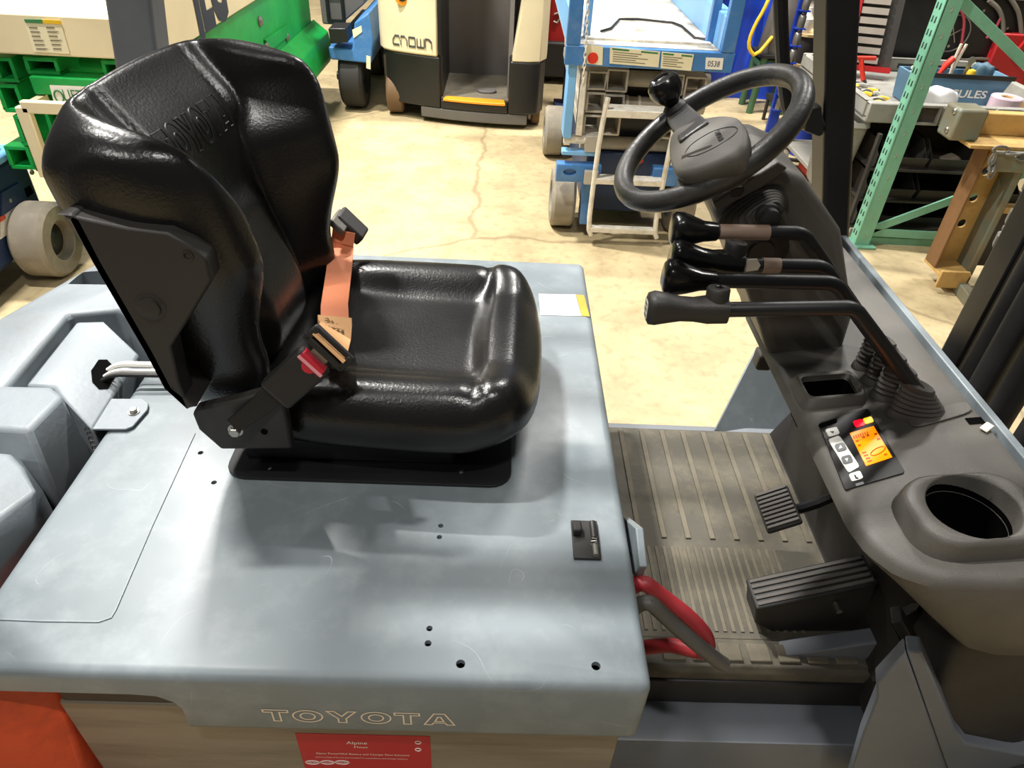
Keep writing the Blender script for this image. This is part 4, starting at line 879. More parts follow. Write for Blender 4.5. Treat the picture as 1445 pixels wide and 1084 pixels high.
for x in (882, 899): obj('tube_collar', G().lathe([(.040, 0), (.040, .012)], py(x, 147, 3.66)*V3(1, 1, 0)+V3(0, 0, .655), (1, 0, 0), 16), 'white_worn', SL)
obj('gap_shade_box', G().box(.42, .93, 3.72, 4.9, .42, .86), 'black_paint', SL)  # black box added behind the arms so the gaps between them look dark
for z in (.55, .62, .72, .82): obj('scissor_arm', G().bar((.40, 3.70, z-.04), (.40, 5.1, z+.02), .03, .05).bar((.95, 3.70, z-.04), (.95, 5.1, z+.02), .03, .05), 'arm_grey', SL)
lr = [py(858, 138, 3.41), py(848, 185, 3.41), py(838, 255, 3.41), py(830, 322, 3.41), py(834, 332, 3.41)]
rr_ = [V3(p[0]+.345, 3.41, p[2]) for p in lr]
ld = obj('entry_ladder', G().tube(lr, .0125, 8, 1).tube(rr_, .0125, 8, 1), 'white_worn', SL)
for z, h, d in ((lr[1][2]+.085, .035, .10), (lr[2][2]+.0, .028, .07), (lr[3][2]-.005, .028, .04)):
    X = np.interp(z, [p[2] for p in lr][::-1], [p[0] for p in lr][::-1]); obj('ladder_rung', G().box(X, X+.345, 3.40, 3.40+d, z-h/2, z+h/2), 'white_worn', ld, bevel=.003)
ch = obj('chassis_beam', G().box(.275, .50, 3.46, 3.52, .315, .405), 'lift_blue', SL, bevel=.004); c = py(804, 243, 3.46); cut(ch, [G().lathe([(.022, -.03), (.022, .02)], c, (0, 1, 0), 18, (1.5, .8))])
obj('chassis_beam', G().box(.76, 1.03, 3.46, 3.52, .315, .405), 'lift_blue', SL, bevel=.004)
obj('chassis_rail', G().box(.295, .47, 3.47, 3.53, .448, .468), 'pale_blue', SL, bevel=.003)
obj('hinge_block', G().box(.415, .485, 3.435, 3.46, .315, .385), 'arm_grey', SL, bevel=.004); obj('hinge_block', G().box(.405, .47, 3.46, 3.52, .47, .55), 'arm_grey', SL, bevel=.004)
obj('chassis', G().box(.44, .88, 3.62, 5.05, .10, .42), 'dark_blue', SL, bevel=.01)
for X in (.335, .97):
    for Y in (3.66, 4.75):
        w_ = obj('wheel', wheelg((X, Y, .155), .155, .125), 'tyre_grey', SL); obj('wheel_hub', G().lathe([(.085, -.05), (.085, .05), (.03, .058)], (X, Y, .155), (1 if X > .6 else -1, 0, 0), 20), 'lift_blue', w_)
obj('wheel_fork', G().box(.425, .465, 3.50, 3.62, .07, .31), 'lift_blue', SL, bevel=.004)
obj('release_handle', G().bar(py(896, 230, 3.6), py(907, 224, 3.6), .03, .03), 'bright_red', SL, bevel=.006)

# --- green scissor lift with cream platform
GL = thing('scissor_lift', 'green scissor lift with cream platform deck standing behind the forklift seat', 'scissor lift', (-1.75, 4.2, 0))
dk = obj('platform_deck', G().box(-2.095, -1.405, 2.90, 5.2, .94, 1.083), 'cream_paint', GL, bevel=.006)
sp_ = obj('side_panel', G().box(-1.405, -1.388, 2.93, 5.3, .905, 1.40), 'cream_paint', GL, bevel=.004)
text('lettering', 'JLG', 'navy_letter', sp_, V3(-1.386, 3.462, .925), (0, 1, 0), (0, 0, 1), width=.46, size=.42, thick=.001, bold=.055)
w = [py(x, y, 2.898) for x, y in [(34, 28), (85, 29), (99, 76), (48, 73)]]; plate('placard', w, 'placard', dk, .002)
for q_, m_ in (([(34, 27), (60, 27.5), (61, 33), (36, 32)], 'green_ink'), ([(60, 27.5), (85, 28.5), (87, 34), (61, 33)], 'hose_yellow')): plate('placard_heading', [py(x, y, 2.895) for x, y in q_], m_, dk, .002)
for k in range(6):
    for x in (41, 65):
        xx, yy = x+2.0*k, 38+6*k; plate('placard_line', [py(a_, b_, 2.8955) for a_, b_ in [(xx, yy), (xx+11+6*random.random(), yy+.4), (xx+12, yy+2), (xx, yy+1.6)]], 'grey_ink', dk, .001)
GC = [(-14, 80, 27, 117), (-8, 118, 37, 160), (17, 163, 53, 207), (31, 80, 86, 107), (141, 85, 175, 110), (60, 155, 108, 198), (4, 206, 50, 240)]
for x0_, y0_, x1_, y1_ in GC:
    a, c = py(x0_, y0_, 2.93), py(x1_, y1_, 2.93); obj('arm_end', ring_end(max(-2.085, min(a[0], c[0])), max(a[0], c[0]), c[2], a[2], 2.93, 3.25, .014), 'lift_green', GL, bevel=.003)
for z in (.86, .72, .58, .45): obj('cross_tube', G().cyl((-2.02, 3.12, z), (-1.45, 3.12, z), .035, 14), 'lift_green', GL)
a, c = py(40, 108, 2.90), py(235, 142, 2.90)
mp_ = obj('machine_plate', G().box(a[0], -1.43, 2.90, 3.0, c[2], a[2]), 'lift_green', GL, bevel=.004)
lw = [py(x, y, 2.899) for x, y in [(70, 120), (215, 126), (215, 146), (76, 143)]]; plate('name_label', lw, 'paper', mp_, .0015)
text('lettering', 'LIFT', 'green_ink', mp_, py(92, 142, 2.896), (1, 0, 0), (0, 0, 1), width=.075, size=.062, thick=.0004)
obj('label_logo', G().tube([py(83, 136, 2.896)+V3(.017*math.cos(t), 0, .022*math.sin(t)) for t in np.linspace(0, 2*math.pi, 17)], .003, 5), 'green_ink', mp_)
text('label_print', 'EQUIPMENT', 'grey_ink', mp_, py(122, 136.5, 2.896), (1, 0, 0), (0, 0, 1), width=.08, size=.014, thick=.0004)
rl = [py(x, y, 2.80) for x, y in [(66, 240), (46, 190), (32, 150), (34, 146)]]; tr_ = py(150, 150, 2.80)
ll = obj('entry_ladder', G().bar(V3(rl[1][0]+.0, 2.80, .50), V3(rl[2][0], 2.80, rl[2][2]), .05, .03, (0, 1, 0)).bar(rl[2], V3(tr_[0]+.1, 2.80, rl[2][2]), .03, .045), 'cream_paint', GL, bevel=.004)
obj('ladder_stay', G().box(rl[2][0], rl[2][0]+.03, 2.80, 2.93, rl[2][2]-.02, rl[2][2]+.01), 'cream_paint', ll)
obj('chassis', G().box(-1.90, -1.42, 3.25, 5.7, .18, .90), 'lift_green', GL, bevel=.02)
obj('chassis_leg', G().box(-1.90, -1.79, 2.96, 3.26, .08, .42), 'lift_green', GL, bevel=.006)
obj('side_ledge', G().ext([(-1.42, .28), (-1.33, .27), (-1.30, .34), (-1.32, .48), (-1.42, .56)], 'y', 4.5, 5.75), 'lift_green', GL, bevel=.006)
q = [px(x, y, -1.418) for x, y in [(372, 56), (404, 35), (406, 50), (380, 70)]]; plate('access_panel', q, 'lift_green', GL, .012)
for x, y in ((366, 30), (375, 66), (404, 52)): obj('bolt', G().lathe([(.028, 0), (.028, .008), (.016, .018)], px(x, y, -1.419), (1, 0, 0), 14), 'grey_steel', GL)
for X in (-1.50, -1.86):
    for Y in (3.5, 5.4): obj('wheel', wheelg((X, Y, .17), .17, .11), 'tyre_grey', GL)

# --- blue lift at the left
BL = thing('scissor_lift', 'dark blue lift with grey tyre and white warning stickers beside the counterweight', 'scissor lift', (-2.5, 2.4, 0))
pn = obj('side_panel', G().box(-2.55, -2.10, 1.5, 3.08, .12, .50), 'dark_blue', BL, bevel=.02)
obj('top_rail', G().box(-2.52, -2.085, 1.5, 3.05, .50, .535), 'pale_blue', BL, bevel=.01)
obj('platform_side', G().box(-2.85, -2.12, 1.5, 3.0, .57, .92), 'truck_grey', BL, bevel=.01)
obj('lift_arm', G().box(-2.5, -2.2, 1.6, 2.9, .535, .57), 'black_paint', BL)
for q, m_ in (([(0, 308), (32, 283), (44, 306), (0, 338)], 'white_worn'), ([(14, 342), (38, 322), (44, 344), (24, 362)], 'white_worn'), ([(22, 286), (34, 279), (37, 285), (25, 292)], 'orange_paint'), ([(0, 306), (6, 302), (8, 308), (0, 314)], 'orange_paint')):
    plate('warning_sticker', [px(x, y, -2.099+(.001 if m_ == 'orange_paint' else 0)) for x, y in q], m_, pn, .002)
for x, y in ((44, 243), (52, 238), (12, 283)): obj('bolt', G().lathe([(.012, 0), (.012, .006), (.008, .010)], px(x, y, -2.10), (1, 0, 0), 10), 'steel', pn)
q = [px(x, y, -2.099) for x, y in [(32, 268), (42, 262), (47, 272), (37, 280)]]; plate('latch_slot', q, 'black_hole', pn, .002)
q = [px(x, y, -2.099) for x, y in [(0, 272), (24, 258), (32, 268), (36, 280), (0, 305)]]; plate('tray_door', q, 'dark_blue', pn, .008)
for Y in (2.90, 1.75):
    w_ = obj('wheel', wheelg((-2.02, Y, .165), .165, .15), 'tyre_grey', BL); obj('wheel_hub', G().lathe([(.088, -.05), (.088, .03), (.05, .035), (.03, .05)], (-2.02, Y, .165), (1, 0, 0), 20), 'dark_plastic', w_)
for Y in (2.90, 1.75): obj('wheel', wheelg((-2.58, Y, .165), .165, .12), 'tyre_grey', BL)
obj('axle', G().cyl((-2.58, 2.90, .165), (-2.02, 2.90, .165), .03).cyl((-2.58, 1.75, .165), (-2.02, 1.75, .165), .03), 'dark_plastic', BL)

# --- blue lift between the green lift and the cream truck
B2 = thing('scissor_lift', 'small blue lift with black tyre between the green lift and the cream truck', 'scissor lift', (-1.1, 5.9, 0))
obj('chassis', G().prism([py(x, y, 5.40) for x, y in [(466, 84), (463, 66), (497, 70), (500, 32), (520, 18), (527, 55), (524, 90)]], (0, 1.4, 0)), 'lift_blue', B2, bevel=.01)
obj('electrics_box', G().prism([py(x, y, 5.36) for x, y in [(463, 40), (488, 40), (491, 60), (466, 62)]], (0, .2, 0)), 'black_paint', B2, bevel=.006)
obj('name_label', G().prism([py(x, y, 5.398) for x, y in [(497, 42), (510, 36), (511, 45), (499, 54)]], (0, -.002, 0)), 'placard', B2)
obj('lift_arm', G().prism([py(x, y, 5.78) for x, y in [(446, -40), (500, -60), (515, 5), (480, 36), (455, 34)]], (0, 1.0, 0)), 'truck_grey', B2, bevel=.01)
c = py(478, 10, 5.78); obj('arm_end', ring_end(c[0]-.09, c[0]+.04, c[2]-.10, c[2]+.10, 5.76, 5.8, .02), 'black_paint', B2)
for X in (-1.12,): w_ = obj('wheel', wheelg((X, 5.60, .215), .215, .17), 'tyre_black', B2); obj('wheel_hub', G().lathe([(.10, -.05), (.10, .04), (.04, .06)], (X, 5.60, .215), (1, 0, 0), 18), 'lift_blue', w_)
obj('wheel', wheelg((-1.12, 6.55, .215), .215, .17), 'tyre_black', B2)
obj('axle', G().cyl((-1.25, 5.6, .215), (-1.12, 5.6, .215), .03), 'black_paint', B2)
c = py(522, 92, 5.39); obj('side_mark', G().prism([py(x, y, 5.398) for x, y in [(517, 78), (523, 80), (523, 98), (517, 96)]], (0, -.003, 0)), 'placard', B2)

# --- red machine and dark post seen between the cream truck and the blue lift
g = G().loft([[V3(.30+q[0], 6.5+q[1], z) for q in rrect(0, .45*k, 0, .6, .08)] for z, k in ((.34, 1), (.6, 1), (1.05, .9))])
RM = thing('floor_machine', 'red machine partly hidden between the cream truck and blue scissor lift', 'machine', (.5, 6.8, 0))
obj('body', g, 'red_paint', RM); obj('machine_base', G().box(.30, .80, 6.45, 7.2, .06, .34), 'dark_plastic', RM, bevel=.02)
for X in (.38, .72): obj('wheel', wheelg((X, 6.6, .09), .09, .05), 'tyre_black', RM); obj('wheel', wheelg((X, 7.1, .09), .09, .05), 'tyre_black', RM)
obj('trim_line', G().tube([py(x, y, 6.49) for x, y in [(782, 20), (788, 18), (791, 24), (786, 32), (781, 30)]], .008, 6), 'arm_grey', RM)
PB = thing('post_stand', 'dark blue steel post beside the blue scissor lift', 'post', (.50, 5.85, 0))
obj('column', G().box(.46, .54, 5.80, 5.88, .03, 1.5), 'dark_blue', PB, bevel=.006); obj('base_plate', G().box(.40, .60, 5.74, 5.94, 0, .03), 'dark_blue', PB, bevel=.004)

# --- green pallet-rack upright
RK = thing('rack_upright', 'green perforated pallet rack upright with diagonal braces', 'rack', (2.45, 3.58, 0))
def post(X, Yp):
    p_ = obj('rack_post', G().box(X, X+.078, Yp, Yp+.012, .0, 2.2).box(X, X+.012, Yp, Yp+.075, 0, 2.2).box(X+.066, X+.078, Yp, Yp+.075, 0, 2.2), 'rack_green', RK, bevel=.002)
    for k in range(24):
        z = .06+k*.055
        obj('post_slot', G().prism([(X-.0012, Yp+.020, z), (X-.0012, Yp+.032, z-.004), (X-.0012, Yp+.030, z+.022), (X-.0012, Yp+.022, z+.024)], (.003, 0, 0)), 'slot_dark', p_)
        obj('post_slot', G().prism([(X-.0012, Yp+.048, z), (X-.0012, Yp+.060, z-.004), (X-.0012, Yp+.058, z+.022), (X-.0012, Yp+.050, z+.024)], (.003, 0, 0)), 'slot_dark', p_)
        if k % 2 == 0: obj('post_mark', G().tube([(X+.034, Yp-.001, z+.012), (X+.042, Yp-.001, z+.012), (X+.044, Yp-.001, z), (X+.038, Yp-.001, z-.006)], .0022, 5), 'arm_grey', p_)
    obj('post_foot', G().box(X-.03, X+.11, Yp-.03, Yp+.10, 0, .012), 'rack_green', p_, bevel=.002)
post(1.935, 3.52); post(3.05, 3.52)
def brace(a, b_): obj('rack_brace', G().bar(a, b_, .012, .045, (0, 0, 1)).bar(np.asarray(a)+V3(0, .012, -.02), np.asarray(b_)+V3(0, .012, -.02), .035, .006, (0, 0, 1)), 'rack_green', RK, bevel=.002)
brace((1.98, 3.555, 1.22), (3.06, 3.555, .585)); brace((1.98, 3.555, .07), (3.06, 3.555, .62)); brace((1.98, 3.555, .075), (3.06, 3.555, .06)); brace((1.98, 3.57, .018), (3.06, 3.57, .018))

# --- bin rack with black hopper bins
BR = thing('bin_shelf', 'dark steel shelf holding black hopper bins behind the green upright', 'shelf', (2.45, 3.85, 0))
for X in (1.95, 2.98):
    for Y in (3.68, 4.05): obj('shelf_post', G().box(X-.015, X, Y-.015, Y+.015, 0, .56), 'bin_black', BR)
obj('shelf_back', G().box(1.95, 2.98, 4.06, 4.075, .02, .56), 'bin_black', BR)
SZ = (.06, .215, .385)
for z in SZ: obj('shelf_board', G().box(1.95, 2.965, 3.66, 4.06, z-.012, z), 'bin_black', BR)
obj('shelf_rail', G().box(1.95, 2.965, 3.645, 3.66, .0, .048), 'arm_grey', BR)
def binmesh():
    g = G(); w, d, h = .265, .32, .125
    g.box(-w/2, w/2, 0, d, 0, .006); g.box(-w/2, w/2, d-.006, d, .006, h)
    for sx in (-1, 1): g.ext([(0, .006), (d-.006, .006), (d-.006, h), (.10, h), (.0, .055)], 'x', sx*w/2-(.005 if sx > 0 else 0), sx*w/2+(.005 if sx < 0 else 0))
    g.ext([(0, .006), (.006, .006), (-.012, .058), (-.018, .058)], 'x', -w/2, w/2); return g
bmesh_ = mesh_of(binmesh()); rows = ('bottom', 'middle', 'top'); cols = ('beside the rack post', 'in the centre of the shelf', 'beside the rusty frame')
for r in range(3):
    for k in range(3):
        b_ = link('hopper_bin', bmesh_, 'bin_black'); b_.location = (2.11+.29*k+.045*(2-r)*0, 3.69, SZ[r]+.001); b_['label'] = 'black hopper bin on the %s shelf %s' % (rows[r], cols[k]); b_['category'] = 'bin'; b_['group'] = 'black hopper bins on the dark shelf'
solo('cord_coil', G().tube([(2.11+.09*math.cos(t*.7), 3.86+.06*math.sin(t*.7), .235+.004*t) for t in range(20)], .009, 6), 'dark_green', 'dark green cord coiled in a middle-shelf bin', 'cord')
for k, X in enumerate((2.06, 2.10)):
    solo('small_bottle', G().lathe([(.014, 0), (.015, .03), (.008, .042), (.008, .05), (.0, .05)], (X, 3.76, SZ[0]+.0075), (0, 0, 1), 12), 'white', 'small white bottle in the bottom bin beside the rack post', 'bottle', 'white bottles in the bottom bin')
solo('spray_nozzle', G().tube([(2.01, 3.74, .245), (2.035, 3.735, .25), (2.06, 3.73, .262)], [.012, .009, .007], 8), 'white', 'small white nozzle lying in a middle-shelf bin', 'nozzle')
solo('rag', pillow(chaikin([(-.05, -.03), (.06, -.04), (.08, .03), (-.04, .04)], 2), lambda x, y: .03+.008*math.sin(60*x), lambda x, y: 0.0, ((2.42, 3.80, SZ[2]+.008), (1, 0, 0), (0, 1, 0), (0, 0, 1)), 8, 24), 'slat_grey', 'crumpled pale rag in a top-shelf bin', 'rag')
solo('foam_block', G().box(2.03, 2.19, 3.80, 3.94, SZ[2]+.009, SZ[2]+.10), 'dark_plastic', 'dark foam block in the top bin beside the rack post', 'block', bevel=.01)

# --- grey plastic utility cart loaded with tools
UC = thing('utility_cart', 'grey plastic utility cart with pocketed rim, loaded with tools', 'cart', (2.3, 4.25, 0))
ct = obj('top_tray', G().box(1.86, 2.95, 3.72, 4.78, .60, .625).box(1.86, 2.95, 3.72, 3.76, .625, .70).box(1.86, 2.95, 4.74, 4.78, .625, .70).box(1.86, 1.90, 3.76, 4.74, .625, .70).box(2.91, 2.95, 3.76, 4.74, .625, .70), 'plastic_grey', UC, bevel=.008)
for x0_ in (2.10, 2.235, 2.37, 2.505): obj('rim_pocket', ring_end(x0_, x0_+.125, .605, .705, 3.700, 3.722, .012), 'plastic_grey', UC, bevel=.003); obj('pocket_shade', G().box(x0_+.012, x0_+.113, 3.716, 3.7205, .617, .693), 'bin_black', UC)
for X in (1.90, 2.91):
    for Y in (4.16, 4.74): obj('cart_leg', G().box(X-.03, X+.03, Y-.03, Y+.03, .12, .60), 'plastic_grey', UC, bevel=.008); obj('caster', wheelg((X, Y, .06), .06, .03), 'tyre_grey', UC); obj('caster_fork', G().box(X-.025, X+.025, Y-.025, Y+.025, .06, .12), 'grey_steel', UC)
obj('lower_tray', G().box(1.88, 2.93, 4.14, 4.76, .14, .17), 'plastic_grey', UC, bevel=.006)
tz = .626
def tool(name, g, m, label, cat, group=None): return solo(name, g, m, label, cat, group)
BG = thing('tool_bag', 'blue canvas open-top tool bag with white lettering on the grey cart', 'bag', (2.42, 4.06, tz))
q = [(2.19, tz), (2.66, tz), (2.72, tz+.155), (2.17, tz+.155)]
obj('bag_body', G().ext(q, 'y', 4.0, 4.012).ext(q, 'y', 4.16, 4.172).prism([(2.19, 4.012, tz), (2.20, 4.012, tz), (2.185, 4.012, tz+.155), (2.17, 4.012, tz+.155)], (0, .148, 0)).prism([(2.65, 4.012, tz), (2.66, 4.012, tz), (2.72, 4.012, tz+.155), (2.705, 4.012, tz+.155)], (0, .148, 0)).box(2.2, 2.65, 4.012, 4.16, tz, tz+.01), 'canvas_blue', BG)
obj('bag_rim', G().bar((2.165, 3.996, tz+.155), (2.725, 3.996, tz+.155), .012, .022).bar((2.165, 4.176, tz+.155), (2.725, 4.176, tz+.155), .012, .022), 'black_paint', BG)
text('lettering', 'HERCULES', 'white', BG, V3(2.27, 3.9985, tz+.05), (1, 0, 0), (0, 0, 1), width=.34, size=.055, thick=.0008, bold=.02)
rz = tz+.03
tool('screwdriver', G().tube([(2.30, 4.08, rz), (2.345, 4.075, rz+.10), (2.37, 4.07, rz+.165), (2.395, 4.07, rz+.20)], [.006, .006, .019, .016], 10), 'bright_red', 'red-handled screwdriver standing in the tool bag', 'screwdriver')
PLR = thing('pliers', 'pliers with cream handles sticking up from the tool bag', 'pliers', (2.44, 4.12, rz))
for k in (0, 1): obj('handle', G().tube([(2.44, 4.12, rz+.10), (2.43+.022*k, 4.12, rz+.19), (2.435+.028*k, 4.12, rz+.26)], .008, 8, 1), 'cream_tag', PLR)
obj('jaw', G().tube([(2.44, 4.12, rz), (2.44, 4.12, rz+.11)], [.006, .016], 8), 'grey_steel', PLR)
tool('wrench', G().bar((2.48, 4.08, rz), (2.50, 4.08, rz+.18), .022, .006, (0, 1, 0)).lathe([(.018, -.004), (.018, .004)], (2.503, 4.08, rz+.19), (0, 1, 0), 14), 'steel', 'steel wrench standing in the tool bag', 'wrench')
tool('hand_tool', G().lathe([(.0, 0), (.02, .004), (.024, .02), (.018, .036), (0, .042)], (2.50, 4.036, rz+.115), (0, 0, 1), 14).cyl((2.50, 4.036, rz), (2.50, 4.036, rz+.118), .008, 8), 'hose_yellow', 'yellow-headed tool in the blue tool bag', 'tool')
tool('rope_bundle', G().tube([(2.245+.04*math.cos(t), 4.09+.03*math.sin(t), rz+.05+.004*t) for t in np.arange(0, 22, .5)], .009, 6), 'cream_tag', 'cream rope bundle in the blue tool bag', 'rope')
tool('work_gloves', pillow(chaikin([(-.06, -.04), (.07, -.05), (.06, .05), (-.05, .04)], 2), lambda x, y: .17+.012*math.sin(90*x)*math.cos(70*y), lambda x, y: 0.0, ((2.585, 4.10, rz), (1, 0, 0), (0, 1, 0), (0, 0, 1)), 8, 28), 'glove_blue', 'blue-grey work gloves stuffed in the tool bag', 'gloves')
tool('plastic_bag', pillow(chaikin([(-.13, -.05), (.12, -.06), (.14, .05), (-.1, .05)], 2), lambda x, y: .11+.012*math.sin(50*x+30*y), lambda x, y: 0.0, ((2.27, 3.90, tz), (1, 0, 0), (0, 1, 0), (0, 0, 1)), 10, 32), 'clear_plastic', 'clear plastic bag of small parts on the grey cart', 'bag')
tool('white_box', G().box(2.24, 2.40, 3.78, 3.83, tz, tz+.055), 'white', 'small white box at the front of the grey cart', 'box')
g = G(); TP = thing('tape_roll', 'pale pink roll of tape on the grey cart', 'tape', (2.66, 3.90, tz))
obj('roll', G().lathe([(.035, 0), (.075, 0), (.078, .004), (.078, .086), (.075, .09), (.035, .09), (.035, 0)], (2.66, 3.90, tz), (0, 0, 1), 26), 'pink_tape', TP); obj('core', G().lathe([(.028, 0), (.0345, 0), (.0345, .088), (.028, .088), (.028, 0)], (2.66, 3.90, tz), (0, 0, 1), 20), 'spool_wood', TP)
tool('carton', G().box(2.76, 2.89, 3.80, 3.92, tz, tz+.09), 'spool_wood', 'small yellow-brown carton beside the tape roll', 'carton')
JH = thing('jumper_clamp', 'red jumper clamp with handles on the grey cart', 'clamp', (2.04, 4.42, tz)); 
obj('jaw', G().bar((1.98, 4.42, tz+.13), (2.14, 4.40, tz+.14), .03, .02).bar((2.06, 4.41, tz+.13), (2.10, 4.38, tz+.02), .03, .022), 'bright_red', JH, bevel=.004); obj('handle', G().tube([(2.10, 4.39, tz+.03), (2.11, 4.37, tz+.009)], .012, 8), 'black_paint', JH); obj('clamp_lead', G().tube([(1.985, 4.42, tz+.13), (1.97, 4.45, tz+.06), (1.96, 4.48, tz+.009)], .009, 8, 1), 'bright_red', JH)
for k in range(26):
    X, Y = 1.915+.045*(k % 4)+.03*random.random(), 3.80+.020*k; L_ = .04+.05*random.random(); a = random.random()*3
    nm, m_, lb_ = (('socket_bar', 'grey_steel', 'grey steel bar'), ('hose_clamp', 'steel', 'bright steel fitting'), ('cutter', 'hose_yellow', 'yellow-handled cutter'), ('fitting', 'plastic_grey', 'grey pipe fitting'))[k % 4 if k not in (2, 6) else 2]
    g = G().tube([(X, Y, tz+.016+.0*(k % 3)), (X+L_*.5*math.cos(a), Y+L_*.12*math.sin(a), tz+.024), (X+L_*math.cos(a), Y+L_*.2*math.sin(a), tz+.016)], [.016, .013, .015], 8)
    solo(nm, g, m_, '%s lying among loose parts on the grey cart' % lb_, 'tool', 'loose parts on the grey cart')
obj('side_bin', G().loft([[V3(1.855+(q[0]-.065)*k, 3.96+(q[1]-.22)*k, z) for q in rrect(0, .13, 0, .44, .04)] for z, k in ((.16, .62), (.18, .72), (.56, .96), (.565, 1.03), (.59, 1.0), (.55, .92))]), 'plastic_grey', UC, label='grey plastic bin hung under the end of the cart')
# red tool case with grey drawers
TC = thing('tool_case', 'red tool case with rows of grey slats on the grey cart', 'tool case', (2.2, 4.6, tz))
u0_, v0_ = unit(V3(1, -.25, 0)), unit(V3(.0, .25, 1)); n0_ = np.cross(u0_, v0_); n0_ = n0_ if n0_[1] < 0 else -n0_
og_ = V3(2.05, 4.60, tz+.08)
obj('case_frame', frame_box(G(), og_+u0_*.01+v0_*.22, u0_, v0_, n0_, .014, .27, .05).hexa([og_-v0_*.05+u0_*a_+v0_*b_+n0_*c_ for c_ in (0, .05) for a_, b_ in ((0, 0), (.26, 0), (.26, .03), (0, .03))]), 'red_paint', TC)
obj('case_back', frame_box(G(), og_+u0_*.13+v0_*.21, u0_, v0_, n0_, .13, .26, .012), 'bin_black', TC)
for k in range(9): obj('slat', frame_box(G(), og_+u0_*.105+v0_*(.01+.052*k)+n0_*.012, u0_, v0_, n0_, .075, .017, .03), 'slat_grey', TC)
# battery charger
CHG = thing('battery_charger', 'black battery charger with round dial and hanging cables behind the tool cart', 'charger', (2.85, 5.1, 0))
ch_ = obj('case', G().box(2.40, 3.40, 4.86, 5.35, .10, 1.25), 'black_paint', CHG, bevel=.01)
c = py(1344, 47, 4.858); obj('dial', G().tube([c+V3(.105*math.cos(t), -.004, .105*math.sin(t)) for t in np.linspace(0, 2*math.pi, 33)], .005, 6), 'grey_steel', CHG)
obj('dial_pointer', G().bar(c+V3(-.12, -.006, -.08), c+V3(.05, -.006, .03), .006, .006).bar(c+V3(-.05, -.008, .1), c+V3(.03, -.008, -.05), .006, .006), 'steel', CHG)
obj('red_side', G().box(3.06, 3.40, 4.80, 4.86, .10, .86), 'red_paint', CHG, bevel=.01); obj('red_bracket', G().bar(py(1427, 82, 4.80), py(1452, 52, 4.80), .05, .03), 'red_paint', CHG)
obj('top_rail', G().box(2.40, 3.40, 4.83, 4.86, 1.04, 1.09), 'slat_grey', CHG)
for pts, r, m_ in (([(1352, 8), (1362, 25), (1358, 55), (1354, 82)], .008, 'wire_red'), ([(1395, 0), (1412, 14), (1417, 40), (1412, 64)], .013, 'hose_grey'), ([(1414, 22), (1404, 42), (1392, 54)], .008, 'wire_red'), ([(1425, -4), (1437, 15), (1440, 30), (1442, 55)], .013, 'hose_grey'), ([(1345, 80), (1360, 86), (1380, 82), (1400, 85)], .010, 'hose_grey')):
    obj('charger_cable', G().tube([py(x, y, 4.83) for x, y in pts], r, 8, 2), m_, CHG)
for x, y in ((1322, 32), (1311, 62), (1338, 65), (1388, 15), (1385, 40), (1421, 40)): obj('screw', G().lathe([(.010, 0), (.008, .006)], py(x, y, 4.858), (0, -1, 0), 8), 'steel', CHG)

# --- rusty steel frame with chain
FR = thing('steel_frame', 'rusty yellow steel frame with a chain beside the green upright', 'steel frame', (2.35, 3.15, 0))
LX0, LX1, LY0 = 2.155, 2.335, 3.05
lt_, lb_z = .70, .10
# the near leg: an open channel standing upright
obj('leg_flange', G().box(LX0-.012, LX0, LY0+.06, LY0+.16, lb_z, lt_), 'rust_brown', FR, bevel=.004)
wbm = obj('leg_web', G().box(LX0, LX1-.02, LY0+.148, LY0+.16, lb_z, lt_), 'rust_yellow', FR, bevel=.003)
cut(wbm, [G().cyl((LX0+.085, LY0+.1, z), (LX0+.085, LY0+.2, z), .022, 16) for z in (.56, .43, .30)])
obj('leg_flange', G().box(LX1-.035, LX1, LY0+.04, LY0+.16, -.0+.02, lt_+.0), 'patina', FR, bevel=.008)
obj('foot_plate', G().box(LX0-.012, LX0+.13, LY0-.01, LY0+.005, lb_z-.07, lb_z+.02), 'rust_yellow', FR, bevel=.004)
obj('foot_plate', G().box(LX0-.012, LX1-.035, LY0, LY0+.16, lb_z-.012, lb_z), 'rust_yellow', FR)
obj('top_rail', G().box(LX0-.012, 2.95, LY0, LY0+.02, lt_-.09, lt_), 'patina', FR, bevel=.006); obj('top_rail', G().box(LX0-.012, 2.95, LY0+.02, LY0+.16, lt_-.01, lt_), 'rust_yellow', FR)
obj('leg_flange', G().box(2.62, 2.66, LY0, LY0+.16, .0, lt_-.09), 'patina', FR, bevel=.006); obj('leg_web', G().box(2.66, 2.86, LY0+.148, LY0+.16, .0, lt_-.09), 'rust_brown', FR)
obj('cross_bar', G().box(LX1, 2.62, LY0+.05, LY0+.10, .40, .43), 'rust_yellow', FR); obj('inner_plate', G().box(LX1, 2.62, LY0+.11, LY0+.12, .10, .40), 'bin_black', FR)
obj('upper_beam', G().box(2.06, 2.95, LY0+.17, LY0+.22, .715, .812), 'rust_yellow', FR, bevel=.006); obj('upper_plate', G().box(2.03, 2.95, LY0+.02, LY0+.20, lt_, .716), 'rust_yellow', FR, bevel=.003)
c0_ = py(1343, 152, 3.15)
obj('end_block', G().box(c0_[0]+.02, c0_[0]+.15, LY0+.06, LY0+.18, .716, .850), 'patina', FR, bevel=.012)
for dz in (.035, .115): obj('block_bolt', G().lathe([(.014, 0), (.014, .004), (.009, .008)], (c0_[0]+.02, LY0+.10, .716+dz), (-1, 0, 0), 12), 'steel', FR)
